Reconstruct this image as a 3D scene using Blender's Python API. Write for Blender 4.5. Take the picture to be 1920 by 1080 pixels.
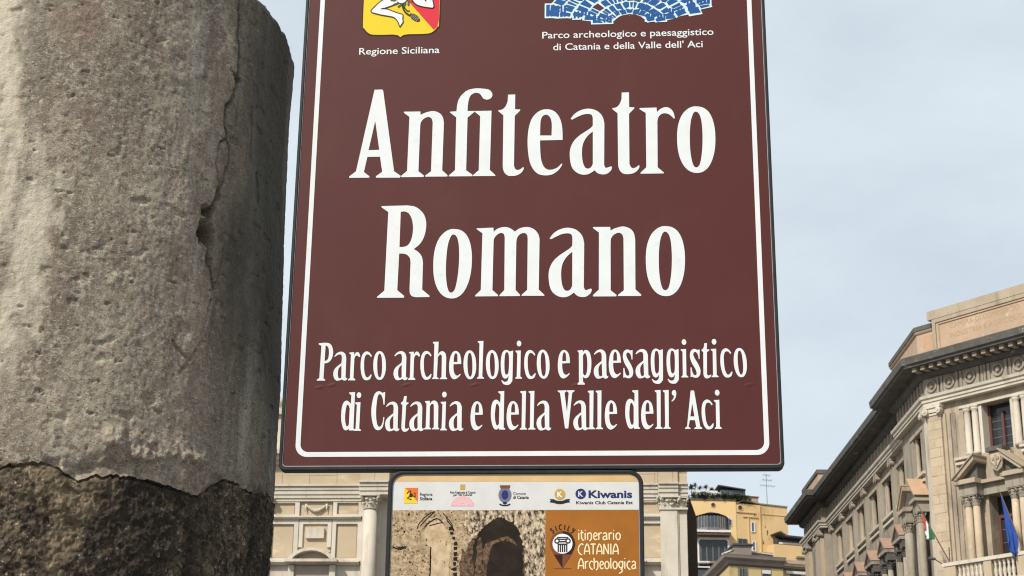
import bpy, bmesh, math, random
import numpy as np
from mathutils import Vector, Matrix
from mathutils.geometry import tessellate_polygon

for _o in list(bpy.data.objects):
    bpy.data.objects.remove(_o)
scene = bpy.context.scene
col = scene.collection
random.seed(7)

# ------------------------------------------------------------------ camera
cam_data = bpy.data.cameras.new('camera')
cam_data.sensor_width = 36.0
cam_data.lens = 3117.0 / 1920.0 * 36.0
cam_data.clip_start = 0.05
cam_data.clip_end = 6000.0
cam_data.dof.use_dof = True
cam_data.dof.focus_distance = 2.95
cam_data.dof.aperture_fstop = 38.0
cam = bpy.data.objects.new('camera', cam_data)
col.objects.link(cam)
_right = Vector((0.9999227, -0.0040983, 0.0117384))
_up = Vector((-0.0124332, -0.3296002, 0.9440387))
_fwd = Vector((0.0, 0.9441117, 0.3296257))
_m = Matrix((_right, _up, -_fwd)).transposed().to_4x4()
_m.translation = (0, 0, 1.6)
cam.matrix_world = _m
scene.camera = cam

# ------------------------------------------------------------------ sky, sun, exposure
SUN_AZ = math.radians(219.0)      # clockwise from +Y
SUN_EL = math.radians(41.0)
world = bpy.data.worlds.new('World')
scene.world = world
world.use_nodes = True
wn, wl = world.node_tree.nodes, world.node_tree.links
wn.clear()
w_out = wn.new('ShaderNodeOutputWorld')
w_bg = wn.new('ShaderNodeBackground')
w_bg.inputs['Strength'].default_value = 0.10
w_sky = wn.new('ShaderNodeTexSky')
w_sky.sky_type = 'NISHITA'
w_sky.sun_disc = False
w_sky.sun_elevation = SUN_EL
w_sky.sun_rotation = SUN_AZ
w_sky.air_density = 1.0
w_sky.dust_density = 2.0
w_sky.ozone_density = 1.5
w_tc = wn.new('ShaderNodeTexCoord')
w_map = wn.new('ShaderNodeMapping')
w_map.inputs['Scale'].default_value = (2.2, 2.2, 5.0)
w_noise = wn.new('ShaderNodeTexNoise')
w_noise.inputs['Scale'].default_value = 1.6
w_noise.inputs['Detail'].default_value = 7.0
w_noise.inputs['Roughness'].default_value = 0.55
w_ramp = wn.new('ShaderNodeMapRange')
w_ramp.inputs['From Min'].default_value = 0.30
w_ramp.inputs['From Max'].default_value = 0.70
w_ramp.inputs['To Min'].default_value = 0.70
w_ramp.inputs['To Max'].default_value = 0.98
w_mix = wn.new('ShaderNodeMixRGB')
w_mix.inputs['Color2'].default_value = (8.25, 9.2, 9.9, 1.0)      # thin high cloud
wl.new(w_tc.outputs['Generated'], w_map.inputs['Vector'])
wl.new(w_map.outputs['Vector'], w_noise.inputs['Vector'])
wl.new(w_noise.outputs['Fac'], w_ramp.inputs['Value'])
wl.new(w_ramp.outputs['Result'], w_mix.inputs['Fac'])
wl.new(w_sky.outputs['Color'], w_mix.inputs['Color1'])
wl.new(w_mix.outputs['Color'], w_bg.inputs['Color'])
wl.new(w_bg.outputs['Background'], w_out.inputs['Surface'])

sun_data = bpy.data.lights.new('sun', 'SUN')
sun_data.energy = 4.9
sun_data.angle = math.radians(4.0)
sun_data.color = (1.0, 0.94, 0.86)
sun = bpy.data.objects.new('sun', sun_data)
col.objects.link(sun)
_sd = Vector((math.sin(SUN_AZ) * math.cos(SUN_EL), math.cos(SUN_AZ) * math.cos(SUN_EL), math.sin(SUN_EL)))
sun.rotation_euler = _sd.to_track_quat('Z', 'Y').to_euler()
sun.location = (-20, -20, 60)

vs = scene.view_settings
vs.view_transform = 'Standard'
vs.look = 'None'
vs.exposure = -0.06
vs.gamma = 1.0
vs.use_curve_mapping = False
scene.cycles.filter_width = 1.15


# ------------------------------------------------------------------ helpers
class Frame:
    """A vertical plane: s runs along it, h is height, w is distance out of it."""
    def __init__(self, ox, oy, dx, dy, nx, ny):
        self.o = Vector((ox, oy, 0)); self.d = Vector((dx, dy, 0)); self.n = Vector((nx, ny, 0))

    def p(self, s, h, w=0.0):
        v = self.o + self.d * s + self.n * w
        return Vector((v.x, v.y, h))


def smooth_loop(pts, closed=True, step=6):
    """Catmull-Rom through points; a third value of 1 marks a corner."""
    n = len(pts)
    P = [(p[0], p[1]) for p in pts]
    K = [len(p) > 2 and p[2] for p in pts]
    out = []
    rng = range(n if closed else n - 1)
    for i in rng:
        a, b = P[i], P[(i + 1) % n]
        out.append(a)
        if K[i] and K[(i + 1) % n]:
            continue
        pa = P[(i - 1) % n] if not K[i] and (closed or i > 0) else (2 * a[0] - b[0], 2 * a[1] - b[1])
        pb = P[(i + 2) % n] if not K[(i + 1) % n] and (closed or i < n - 2) else (2 * b[0] - a[0], 2 * b[1] - a[1])
        for j in range(1, step):
            t = j / step
            t2, t3 = t * t, t * t * t
            out.append(tuple(0.5 * (2 * a[k] + (b[k] - pa[k]) * t + (2 * pa[k] - 5 * a[k] + 4 * b[k] - pb[k]) * t2
                                    + (3 * a[k] - pa[k] - 3 * b[k] + pb[k]) * t3) for k in (0, 1)))
    if not closed:
        out.append(P[-1])
    return out


class MB:
    def __init__(self):
        self.v = []; self.f = []

    def add(self, vs, fs):
        b = len(self.v)
        self.v.extend(vs)
        self.f.extend([tuple(i + b for i in f) for f in fs])
        return self

    def box(self, F, s0, s1, h0, h1, w0, w1):
        c = [F.p(s, h, w) for w in (w0, w1) for h in (h0, h1) for s in (s0, s1)]
        return self.add(c, [(0, 1, 3, 2), (4, 6, 7, 5), (0, 4, 5, 1), (2, 3, 7, 6), (0, 2, 6, 4), (1, 5, 7, 3)])

    def prism(self, F, pts, w0, w1):
        n = len(pts)
        vs = [F.p(s, h, w0) for s, h in pts] + [F.p(s, h, w1) for s, h in pts]
        fs = [(i, (i + 1) % n, n + (i + 1) % n, n + i) for i in range(n)]
        tri = tessellate_polygon([[Vector((s, h, 0)) for s, h in pts]])
        fs += [tuple(t) for t in tri] + [tuple(i + n for i in t) for t in tri]
        return self.add(vs, fs)

    def ring(self, F, outer, inner, w0, w1):
        """Frame between two loops of equal length."""
        n = len(outer)
        vs = [F.p(s, h, w) for w in (w0, w1) for lp in (outer, inner) for s, h in lp]
        fs = []
        for i in range(n):
            j = (i + 1) % n
            fs += [(2 * n + i, 2 * n + j, 3 * n + j, 3 * n + i), (i, n + i, n + j, j),
                   (i, j, 2 * n + j, 2 * n + i), (n + i, 3 * n + i, 3 * n + j, n + j)]
        return self.add(vs, fs)

    def fill(self, F, loops, w):
        """Flat shape with holes (loops of (s, h))."""
        pl = [[Vector((s, h, 0)) for s, h in lp] for lp in loops]
        tri = tessellate_polygon(pl)
        return self.add([F.p(s, h, w) for lp in loops for s, h in lp], [tuple(t) for t in tri])

    def lathe(self, c, prof, n=16):
        """c = world point on the axis at height 0, prof = [(r, h)]."""
        vs = []
        for r, h in prof:
            for i in range(n):
                a = 2 * math.pi * i / n
                vs.append(Vector((c.x + r * math.cos(a), c.y + r * math.sin(a), h)))
        fs = []
        for k in range(len(prof) - 1):
            for i in range(n):
                j = (i + 1) % n
                fs.append((k * n + i, k * n + j, (k + 1) * n + j, (k + 1) * n + i))
        fs.append(tuple(range(n)))
        fs.append(tuple((len(prof) - 1) * n + i for i in range(n)))
        return self.add(vs, fs)

    def disc(self, F, s, h, r, w0, w1, n=16, rb=None):
        rb = rb or r
        vs = [F.p(s + q * math.cos(2 * math.pi * i / n), h + q * math.sin(2 * math.pi * i / n), w)
              for q, w in ((rb, w0), (r, w1)) for i in range(n)]
        fs = [(i, (i + 1) % n, n + (i + 1) % n, n + i) for i in range(n)]
        return self.add(vs, fs + [tuple(range(n)), tuple(range(n, 2 * n))])

    def tube(self, p0, p1, r, n=8, r1=None):
        p0, p1 = Vector(p0), Vector(p1)
        z = (p1 - p0).normalized()
        x = z.orthogonal().normalized(); y = z.cross(x)
        vs = [c + (x * math.cos(2 * math.pi * i / n) + y * math.sin(2 * math.pi * i / n)) * q
              for c, q in ((p0, r), (p1, r if r1 is None else r1)) for i in range(n)]
        fs = [(i, (i + 1) % n, n + (i + 1) % n, n + i) for i in range(n)]
        return self.add(vs, fs + [tuple(range(n)), tuple(range(n, 2 * n))])

    def sweep(self, path, prof, out):
        """prof [(w, h)] carried along a plan polyline with mitred corners; out(i) = outward normal of segment i."""
        n = len(path); m = len(prof)
        vs = []
        for i in range(n):
            if i == 0:
                b = out[0]
            elif i == n - 1:
                b = out[-1]
            else:
                b = (out[i - 1] + out[i]) / (1 + out[i - 1].dot(out[i]))
            for w, h in prof:
                q = path[i] + b * w
                vs.append(Vector((q.x, q.y, h)))
        fs = []
        for i in range(n - 1):
            for k in range(m):
                l = (k + 1) % m
                fs.append((i * m + k, i * m + l, (i + 1) * m + l, (i + 1) * m + k))
        fs.append(tuple(range(m)))
        fs.append(tuple((n - 1) * m + k for k in range(m)))
        return self.add(vs, fs)

    def build(self, name, mat, parent=None, smooth=False, split=False):
        if split:                                  # every connected piece becomes a part of its own
            root_ = list(range(len(self.v)))
            def find(i):
                while root_[i] != i:
                    root_[i] = root_[root_[i]]; i = root_[i]
                return i
            for f in self.f:
                for i in f[1:]: root_[find(f[0])] = find(i)
            groups = {}
            for f in self.f: groups.setdefault(find(f[0]), []).append(f)
            last = None
            for fs in groups.values():
                use = sorted({i for f in fs for i in f}); mp_ = {i: k for k, i in enumerate(use)}
                q = MB(); q.v = [self.v[i] for i in use]; q.f = [tuple(mp_[i] for i in f) for f in fs]
                last = q.build(name, mat, parent, smooth)
            return last
        off = Vector((0, 0, 0))
        if parent is not None:
            q = parent
            while q is not None:
                off = off + q.location; q = q.parent
        me = bpy.data.meshes.new(name)
        me.from_pydata([tuple(v - off) for v in self.v], [], self.f)
        bm = bmesh.new(); bm.from_mesh(me)
        bmesh.ops.recalc_face_normals(bm, faces=bm.faces)
        bm.to_mesh(me); bm.free()
        if smooth:
            me.polygons.foreach_set('use_smooth', [True] * len(me.polygons))
        me.materials.append(mat)
        o = bpy.data.objects.new(name, me)
        col.objects.link(o)
        if parent is not None:
            o.parent = parent
        return o


def tag(o, label, cat, group=None, kind=None):
    o['label'] = label; o['category'] = cat
    if group: o['group'] = group
    if kind: o['kind'] = kind
    return o


def thing(name, label, cat, loc, group=None):
    e = bpy.data.objects.new(name, None)
    e.empty_display_size = 0.2
    e.location = loc
    col.objects.link(e)
    return tag(e, label, cat, group)


def clone(o, delta, parent=None):
    c = o.copy()
    c.parent = parent or o.parent
    c.location = o.location + Vector(delta)
    col.objects.link(c)
    return c


def rrect(s0, s1, h0, h1, r, n=8):
    out = []
    for cx, cy, a0 in ((s1 - r, h1 - r, 0), (s0 + r, h1 - r, 90), (s0 + r, h0 + r, 180), (s1 - r, h0 + r, 270)):
        for i in range(n + 1):
            a = math.radians(a0 + 90 * i / n)
            out.append((cx + r * math.cos(a), cy + r * math.sin(a)))
    return out


def ellipse(cx, cy, rx, ry, n=24, a0=0, a1=360):
    full = abs(a1 - a0) >= 360
    return [(cx + rx * math.cos(math.radians(a0 + (a1 - a0) * i / (n if full else n - 1))),
             cy + ry * math.sin(math.radians(a0 + (a1 - a0) * i / (n if full else n - 1)))) for i in range(n)]


def ribbon(mb, F, pl, wd, w):
    """Flat stroke of width wd along polyline pl."""
    n = len(pl)
    vs = []
    for i in range(n):
        a = Vector(pl[max(i - 1, 0)]); b = Vector(pl[min(i + 1, n - 1)])
        t = (b - a).normalized() if (b - a).length > 1e-9 else Vector((1, 0))
        k = wd(i / (n - 1)) if callable(wd) else wd
        nx, ny = -t.y * k / 2, t.x * k / 2
        vs += [F.p(pl[i][0] + nx, pl[i][1] + ny, w), F.p(pl[i][0] - nx, pl[i][1] - ny, w)]
    mb.add(vs, [(2 * i, 2 * i + 1, 2 * i + 3, 2 * i + 2) for i in range(n - 1)])
    return mb


def text_into(mb, F, body, s0, h0, width=None, height=None, w=0.0, bold=0.0, align='L'):
    """Sans lettering from Blender's built-in font; height = cap height."""
    cu = bpy.data.curves.new('tmp_text', 'FONT')
    cu.body = body; cu.size = 1.0; cu.offset = bold; cu.resolution_u = 4
    ob = bpy.data.objects.new('tmp_text', cu)
    col.objects.link(ob)
    dg = bpy.context.evaluated_depsgraph_get()
    me = bpy.data.meshes.new_from_object(ob.evaluated_get(dg))
    xs = [v.co.x for v in me.vertices]
    x0, x1 = min(xs), max(xs)
    ky = height / 0.729 if height else width / (x1 - x0)
    kx = width / (x1 - x0) if width else ky
    if align == 'C':
        s0 = s0 - kx * (x1 - x0) / 2
    mb.add([F.p(s0 + (v.co.x - x0) * kx, h0 + v.co.y * ky, w) for v in me.vertices],
           [tuple(p.vertices) for p in me.polygons])
    bpy.data.objects.remove(ob); bpy.data.curves.remove(cu); bpy.data.meshes.remove(me)
    return mb


# ------------------------------------------------------------------ materials
def mat(name, base, rough=0.7, var=None, scale=3.0, detail=6.0, bump=0.0, bscale=None, metal=0.0, spec=0.5,
        coat=0.0, mix=0.5, stretch=(1, 1, 1), objrand=0.0, spots=None, alpha=None):
    """Procedural material: two colours blended by noise, optional third by a second noise, optional bump."""
    if name.endswith('_ink') or '_print' in name: spec = 0.14
    m = bpy.data.materials.new(name)
    m.use_nodes = True
    nt = m.node_tree; N, L = nt.nodes, nt.links
    b = N['Principled BSDF']
    b.inputs['Roughness'].default_value = rough
    b.inputs['Metallic'].default_value = metal
    b.inputs['Specular IOR Level'].default_value = spec
    b.inputs['Coat Weight'].default_value = coat
    b.inputs['Coat Roughness'].default_value = 0.25
    tc = N.new('ShaderNodeTexCoord')
    mp = N.new('ShaderNodeMapping'); mp.inputs['Scale'].default_value = stretch
    L.new(tc.outputs['Object'], mp.inputs['Vector'])
    colour = None
    if var is not None:
        no = N.new('ShaderNodeTexNoise')
        no.inputs['Scale'].default_value = scale; no.inputs['Detail'].default_value = detail
        no.inputs['Roughness'].default_value = 0.62
        L.new(mp.outputs['Vector'], no.inputs['Vector'])
        rm = N.new('ShaderNodeMapRange')
        rm.inputs['From Min'].default_value = 0.5 - 0.22 / max(mix, .05) * 0.5
        rm.inputs['From Max'].default_value = 0.5 + 0.22 / max(mix, .05) * 0.5
        L.new(no.outputs['Fac'], rm.inputs['Value'])
        mx = N.new('ShaderNodeMixRGB')
        mx.inputs['Color1'].default_value = (*base, 1); mx.inputs['Color2'].default_value = (*var, 1)
        L.new(rm.outputs['Result'], mx.inputs['Fac'])
        colour = mx.outputs['Color']
    if spots is not None:
        sc, lo, hi, cl, st = spots
        mp2 = N.new('ShaderNodeMapping'); mp2.inputs['Scale'].default_value = st
        L.new(tc.outputs['Object'], mp2.inputs['Vector'])
        n2 = N.new('ShaderNodeTexNoise'); n2.inputs['Scale'].default_value = sc; n2.inputs['Detail'].default_value = 8
        n2.inputs['Roughness'].default_value = 0.65
        L.new(mp2.outputs['Vector'], n2.inputs['Vector'])
        r2 = N.new('ShaderNodeMapRange'); r2.inputs['From Min'].default_value = lo; r2.inputs['From Max'].default_value = hi
        L.new(n2.outputs['Fac'], r2.inputs['Value'])
        m2 = N.new('ShaderNodeMixRGB'); m2.inputs['Color2'].default_value = (*cl, 1)
        if colour is None:
            m2.inputs['Color1'].default_value = (*base, 1)
        else:
            L.new(colour, m2.inputs['Color1'])
        L.new(r2.outputs['Result'], m2.inputs['Fac'])
        colour = m2.outputs['Color']
    if objrand > 0:
        oi = N.new('ShaderNodeObjectInfo')
        r3 = N.new('ShaderNodeMapRange')
        r3.inputs['To Min'].default_value = 1 - objrand; r3.inputs['To Max'].default_value = 1 + objrand
        L.new(oi.outputs['Random'], r3.inputs['Value'])
        hs = N.new('ShaderNodeHueSaturation')
        if colour is None:
            hs.inputs['Color'].default_value = (*base, 1)
        else:
            L.new(colour, hs.inputs['Color'])
        L.new(r3.outputs['Result'], hs.inputs['Value'])
        colour = hs.outputs['Color']
    if colour is None:
        b.inputs['Base Color'].default_value = (*base, 1)
    else:
        L.new(colour, b.inputs['Base Color'])
    if bump > 0:
        nb = N.new('ShaderNodeTexNoise'); nb.inputs['Scale'].default_value = bscale or scale * 3
        nb.inputs['Detail'].default_value = 8
        L.new(mp.outputs['Vector'], nb.inputs['Vector'])
        bp = N.new('ShaderNodeBump'); bp.inputs['Strength'].default_value = min(bump, 1.0)
        bp.inputs['Distance'].default_value = 0.02 if bump <= 1 else 0.02 * bump
        L.new(nb.outputs['Fac'], bp.inputs['Height'])
        L.new(bp.outputs['Normal'], b.inputs['Normal'])
    return m


M = {}
M['brown'] = mat('brown_sign_sheet', (0.070, 0.0150, 0.0130), 0.55, (0.076, 0.0175, 0.0150), 5, 6, 0.02, 2.5, spec=0.20,
                 spots=(7, .52, .78, (.083, .0225, .0195), (1, 1, .6)))
M['white'] = mat('white_vinyl', (0.66, 0.68, 0.675), 0.5, (0.60, 0.625, 0.62), 22, 6, 0.0, spec=0.3, spots=(40, .6, .7, (.55, .60, .585), (1, 1, 1)))
M['rubber'] = mat('black_edge_trim', (0.008, 0.009, 0.010), 0.5, (0.02, 0.021, 0.022), 30, 5, spec=0.25)
M['alu'] = mat('aluminium_lip', (0.42, 0.43, 0.43), 0.45, (0.3, 0.3, 0.3), 40, 4, metal=0.6)
M['steel'] = mat('galvanised_steel', (0.42, 0.43, 0.44), 0.45, (0.33, 0.34, 0.35), 30, 5, metal=0.8)
M['yellow_ink'] = mat('yellow_ink', (0.70, 0.50, 0.02), 0.5)
M['red_ink'] = mat('red_ink', (0.58, 0.028, 0.045), 0.5)
M['black_ink'] = mat('black_ink', (0.02, 0.018, 0.016), 0.5)
M['white_ink'] = mat('white_ink', (0.68, 0.69, 0.70), 0.5)
M['olive_ink'] = mat('olive_ink', (0.07, 0.085, 0.06), 0.5)
M['grey_ink'] = mat('grey_ink', (0.33, 0.33, 0.33), 0.5)
M['blue_ink'] = mat('blue_ink', (0.014, 0.080, 0.25), 0.5)
M['navy_ink'] = mat('navy_ink', (0.018, 0.028, 0.11), 0.5)
M['ice_ink'] = mat('ice_white_ink', (0.55, 0.68, 0.71), 0.5)
M['pink_ink'] = mat('pink_ink', (0.80, 0.33, 0.36), 0.5)
M['orange_ink'] = mat('orange_ink', (0.62, 0.14, 0.03), 0.5)
M['gold_ink'] = mat('gold_ink', (0.45, 0.29, 0.07), 0.5)
M['slate_ink'] = mat('slate_blue_ink', (0.10, 0.17, 0.30), 0.5, (0.16, 0.13, 0.18), 60, 3, mix=0.6)
M['board_white'] = mat('board_white_print', (0.58, 0.58, 0.55), 0.5, (0.52, 0.52, 0.50), 30, 6, spots=(60, .66, .72, (.4, .38, .35), (1, 1, 1)))
M['board_strip'] = mat('board_tan_strip', (0.60, 0.40, 0.17), 0.5, (0.50, 0.31, 0.12), 18, 4)
M['board_orange'] = mat('board_ochre_print', (0.33, 0.122, 0.018), 0.5, (0.27, 0.098, 0.014), 14, 7, mix=0.7)
M['cream_ink'] = mat('cream_ink', (0.76, 0.62, 0.38), 0.5)
M['dark_brown_ink'] = mat('dark_brown_ink', (0.03, 0.012, 0.008), 0.5)
M['mid_brown_ink'] = mat('mid_brown_ink', (0.17, 0.055, 0.025), 0.5)
M['photo_wall'] = mat('printed_photo_masonry', (0.47, 0.36, 0.23), 0.5, (0.27, 0.19, 0.11), 130, 9, mix=1.0, spots=(230, .54, .64, (.03, .02, .012), (1, 1, 1)), spec=0.08)
M['photo_pale'] = mat('printed_photo_pale_plaster', (0.55, 0.43, 0.28), 0.5, (0.38, 0.27, 0.155), 80, 8, mix=0.8, spots=(150, .60, .66, (.12, .08, .04), (1, 1, .6)), spec=0.08)
M['photo_rough'] = mat('printed_photo_rough_rock', (0.56, 0.45, 0.31), 0.5, (0.04, 0.026, 0.016), 190, 9, mix=1.1, stretch=(1, 1, .6), spec=0.08)
M['photo_dark'] = mat('printed_photo_dark_passage', (0.030, 0.021, 0.014), 0.5, (0.012, 0.009, 0.007), 40, 6, spots=(35, .6, .75, (.10, .07, .04), (1, 1, .5)), spec=0.08)
M['photo_brown'] = mat('printed_photo_brown_jamb', (0.16, 0.10, 0.06), 0.5, (0.05, 0.03, 0.02), 180, 7, mix=1.2, spec=0.08)

M['church_stone'] = mat('pale_limestone', (0.57, 0.515, 0.425), 0.85, (0.47, 0.42, 0.335), 0.9, 8, 0.3, 6, objrand=0.05,
                        spots=(2.2, .52, .70, (.38, .32, .245), (1, 1, .25)))
M['church_tan'] = mat('tan_sandstone', (0.47, 0.38, 0.26), 0.85, (0.39, 0.305, 0.20), 0.7, 8, 0.2, 6,
                      spots=(.8, .55, .7, (.58, .46, .31), (1, 1, 3)))
M['church_grey'] = mat('grey_niche_stone', (0.36, 0.31, 0.25), 0.85, (0.29, 0.25, 0.20), 1.2, 7, 0.2, 6)
M['church_dark'] = mat('dark_brown_render', (0.075, 0.05, 0.035), 0.9, (0.05, 0.035, 0.025), 1.5, 7)
M['pal_stone'] = mat('weathered_sandstone', (0.42, 0.345, 0.25), 0.88, (0.32, 0.26, 0.185), 1.3, 9, 0.35, 9, objrand=0.05,
                     spots=(2.2, .50, .66, (.22, .18, .135), (1, 1, .22)))
M['pal_block'] = mat('sandstone_block', (0.48, 0.385, 0.27), 0.88, (0.38, 0.30, 0.205), 2.4, 8, 0.35, 10, objrand=0.09,
                     spots=(3.0, .60, .74, (.62, .50, .35), (1, 1, 1)))
M['pal_grey'] = mat('grey_weathered_stone', (0.35, 0.305, 0.24), 0.9, (0.25, 0.215, 0.165), 1.8, 9, 0.35, 9, objrand=0.05,
                    spots=(2.6, .50, .66, (.15, .125, .095), (1, 1, .22)))
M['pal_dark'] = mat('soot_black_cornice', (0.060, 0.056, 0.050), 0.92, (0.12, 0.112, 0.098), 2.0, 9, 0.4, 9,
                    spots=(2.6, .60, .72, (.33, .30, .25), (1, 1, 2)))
M['pal_peach'] = mat('peach_attic_stone', (0.46, 0.33, 0.225), 0.88, (0.37, 0.265, 0.175), 1.1, 8, 0.3, 9,
                     spots=(2.0, .60, .72, (.60, .50, .36), (1, 1, 1)))
M['pal_letter'] = mat('incised_letter_shade', (0.36, 0.245, 0.15), 0.9)
M['tile'] = mat('terracotta_slab', (0.36, 0.23, 0.165), 0.9, (0.27, 0.175, 0.125), 3.0, 7, 0.3, 10)
M['tile_lit'] = mat('sunlit_orange_clay', (0.48, 0.31, 0.19), 0.9, (0.38, 0.245, 0.15), 3.0, 7, 0.3, 10)  # brighter copy of the slab clay, sunlight put into its colour
M['glass'] = mat('dark_window_glass', (0.018, 0.022, 0.025), 0.08, (0.035, 0.04, 0.043), 1.5, 4, spec=0.5)
M['glass_blue'] = mat('grey_blue_window_glass', (0.08, 0.105, 0.12), 0.25, (0.03, 0.04, 0.05), 1.0, 4, spec=0.6)
M['mahogany'] = mat('red_brown_window_wood', (0.12, 0.042, 0.030), 0.6, (0.08, 0.028, 0.02), 5, 5)
M['lead'] = mat('grey_lead_bars', (0.13, 0.14, 0.14), 0.6)
M['ochre'] = mat('yellow_ochre_render', (0.69, 0.49, 0.235), 0.9, (0.61, 0.42, 0.19), 0.22, 8, 0.1, 3,
                 spots=(.35, .58, .76, (.45, .29, .12), (1, 1, .5)))
M['ochre2'] = mat('warm_yellow_render', (0.67, 0.465, 0.225), 0.9, (0.58, 0.39, 0.18), 0.25, 8, 0.1, 3,
                  spots=(.3, .56, .72, (.42, .26, .11), (1, 1, .4)))
M['cream'] = mat('cream_yellow_render', (0.55, 0.42, 0.20), 0.9, (0.47, 0.355, 0.165), 0.4, 8, 0.1, 3,
                 spots=(.5, .58, .74, (.35, .26, .13), (1, 1, .5)))
M['trim'] = mat('white_trim', (0.66, 0.64, 0.60), 0.8, (0.55, 0.53, 0.5), 1.0, 6)
M['roof_grey'] = mat('grey_stone_cornice', (0.24, 0.20, 0.165), 0.9, (0.17, 0.145, 0.12), 0.8, 8, 0.2, 3)
M['roof_dark'] = mat('dark_zinc', (0.035, 0.038, 0.042), 0.6, (0.055, 0.058, 0.06), 0.8, 6)
M['terra_trim'] = mat('brown_fascia', (0.13, 0.075, 0.06), 0.85, (0.09, 0.055, 0.045), 1, 6)
M['leaf'] = mat('leaf_green', (0.045, 0.075, 0.022), 0.6, (0.075, 0.105, 0.035), 2.2, 4, objrand=0.2, mix=0.9)
M['leaf_dark'] = mat('dusky_leaf_green', (0.028, 0.042, 0.022), 0.6, (0.05, 0.065, 0.03), 3, 4)
M['flag_green'] = mat('green_cloth', (0.02, 0.13, 0.05), 0.8)
M['flag_white'] = mat('white_cloth', (0.75, 0.74, 0.70), 0.8)
M['flag_red'] = mat('red_cloth', (0.38, 0.075, 0.065), 0.8)
M['flag_blue'] = mat('blue_cloth', (0.012, 0.06, 0.30), 0.8, (0.008, 0.04, 0.2), 4, 3)
M['wood_pole'] = mat('weathered_pole', (0.12, 0.08, 0.06), 0.7)
M['ground'] = mat('lava_stone_paving', (0.10, 0.095, 0.09), 0.85, (0.16, 0.15, 0.14), 1.2, 8, 0.3, 6)

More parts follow.
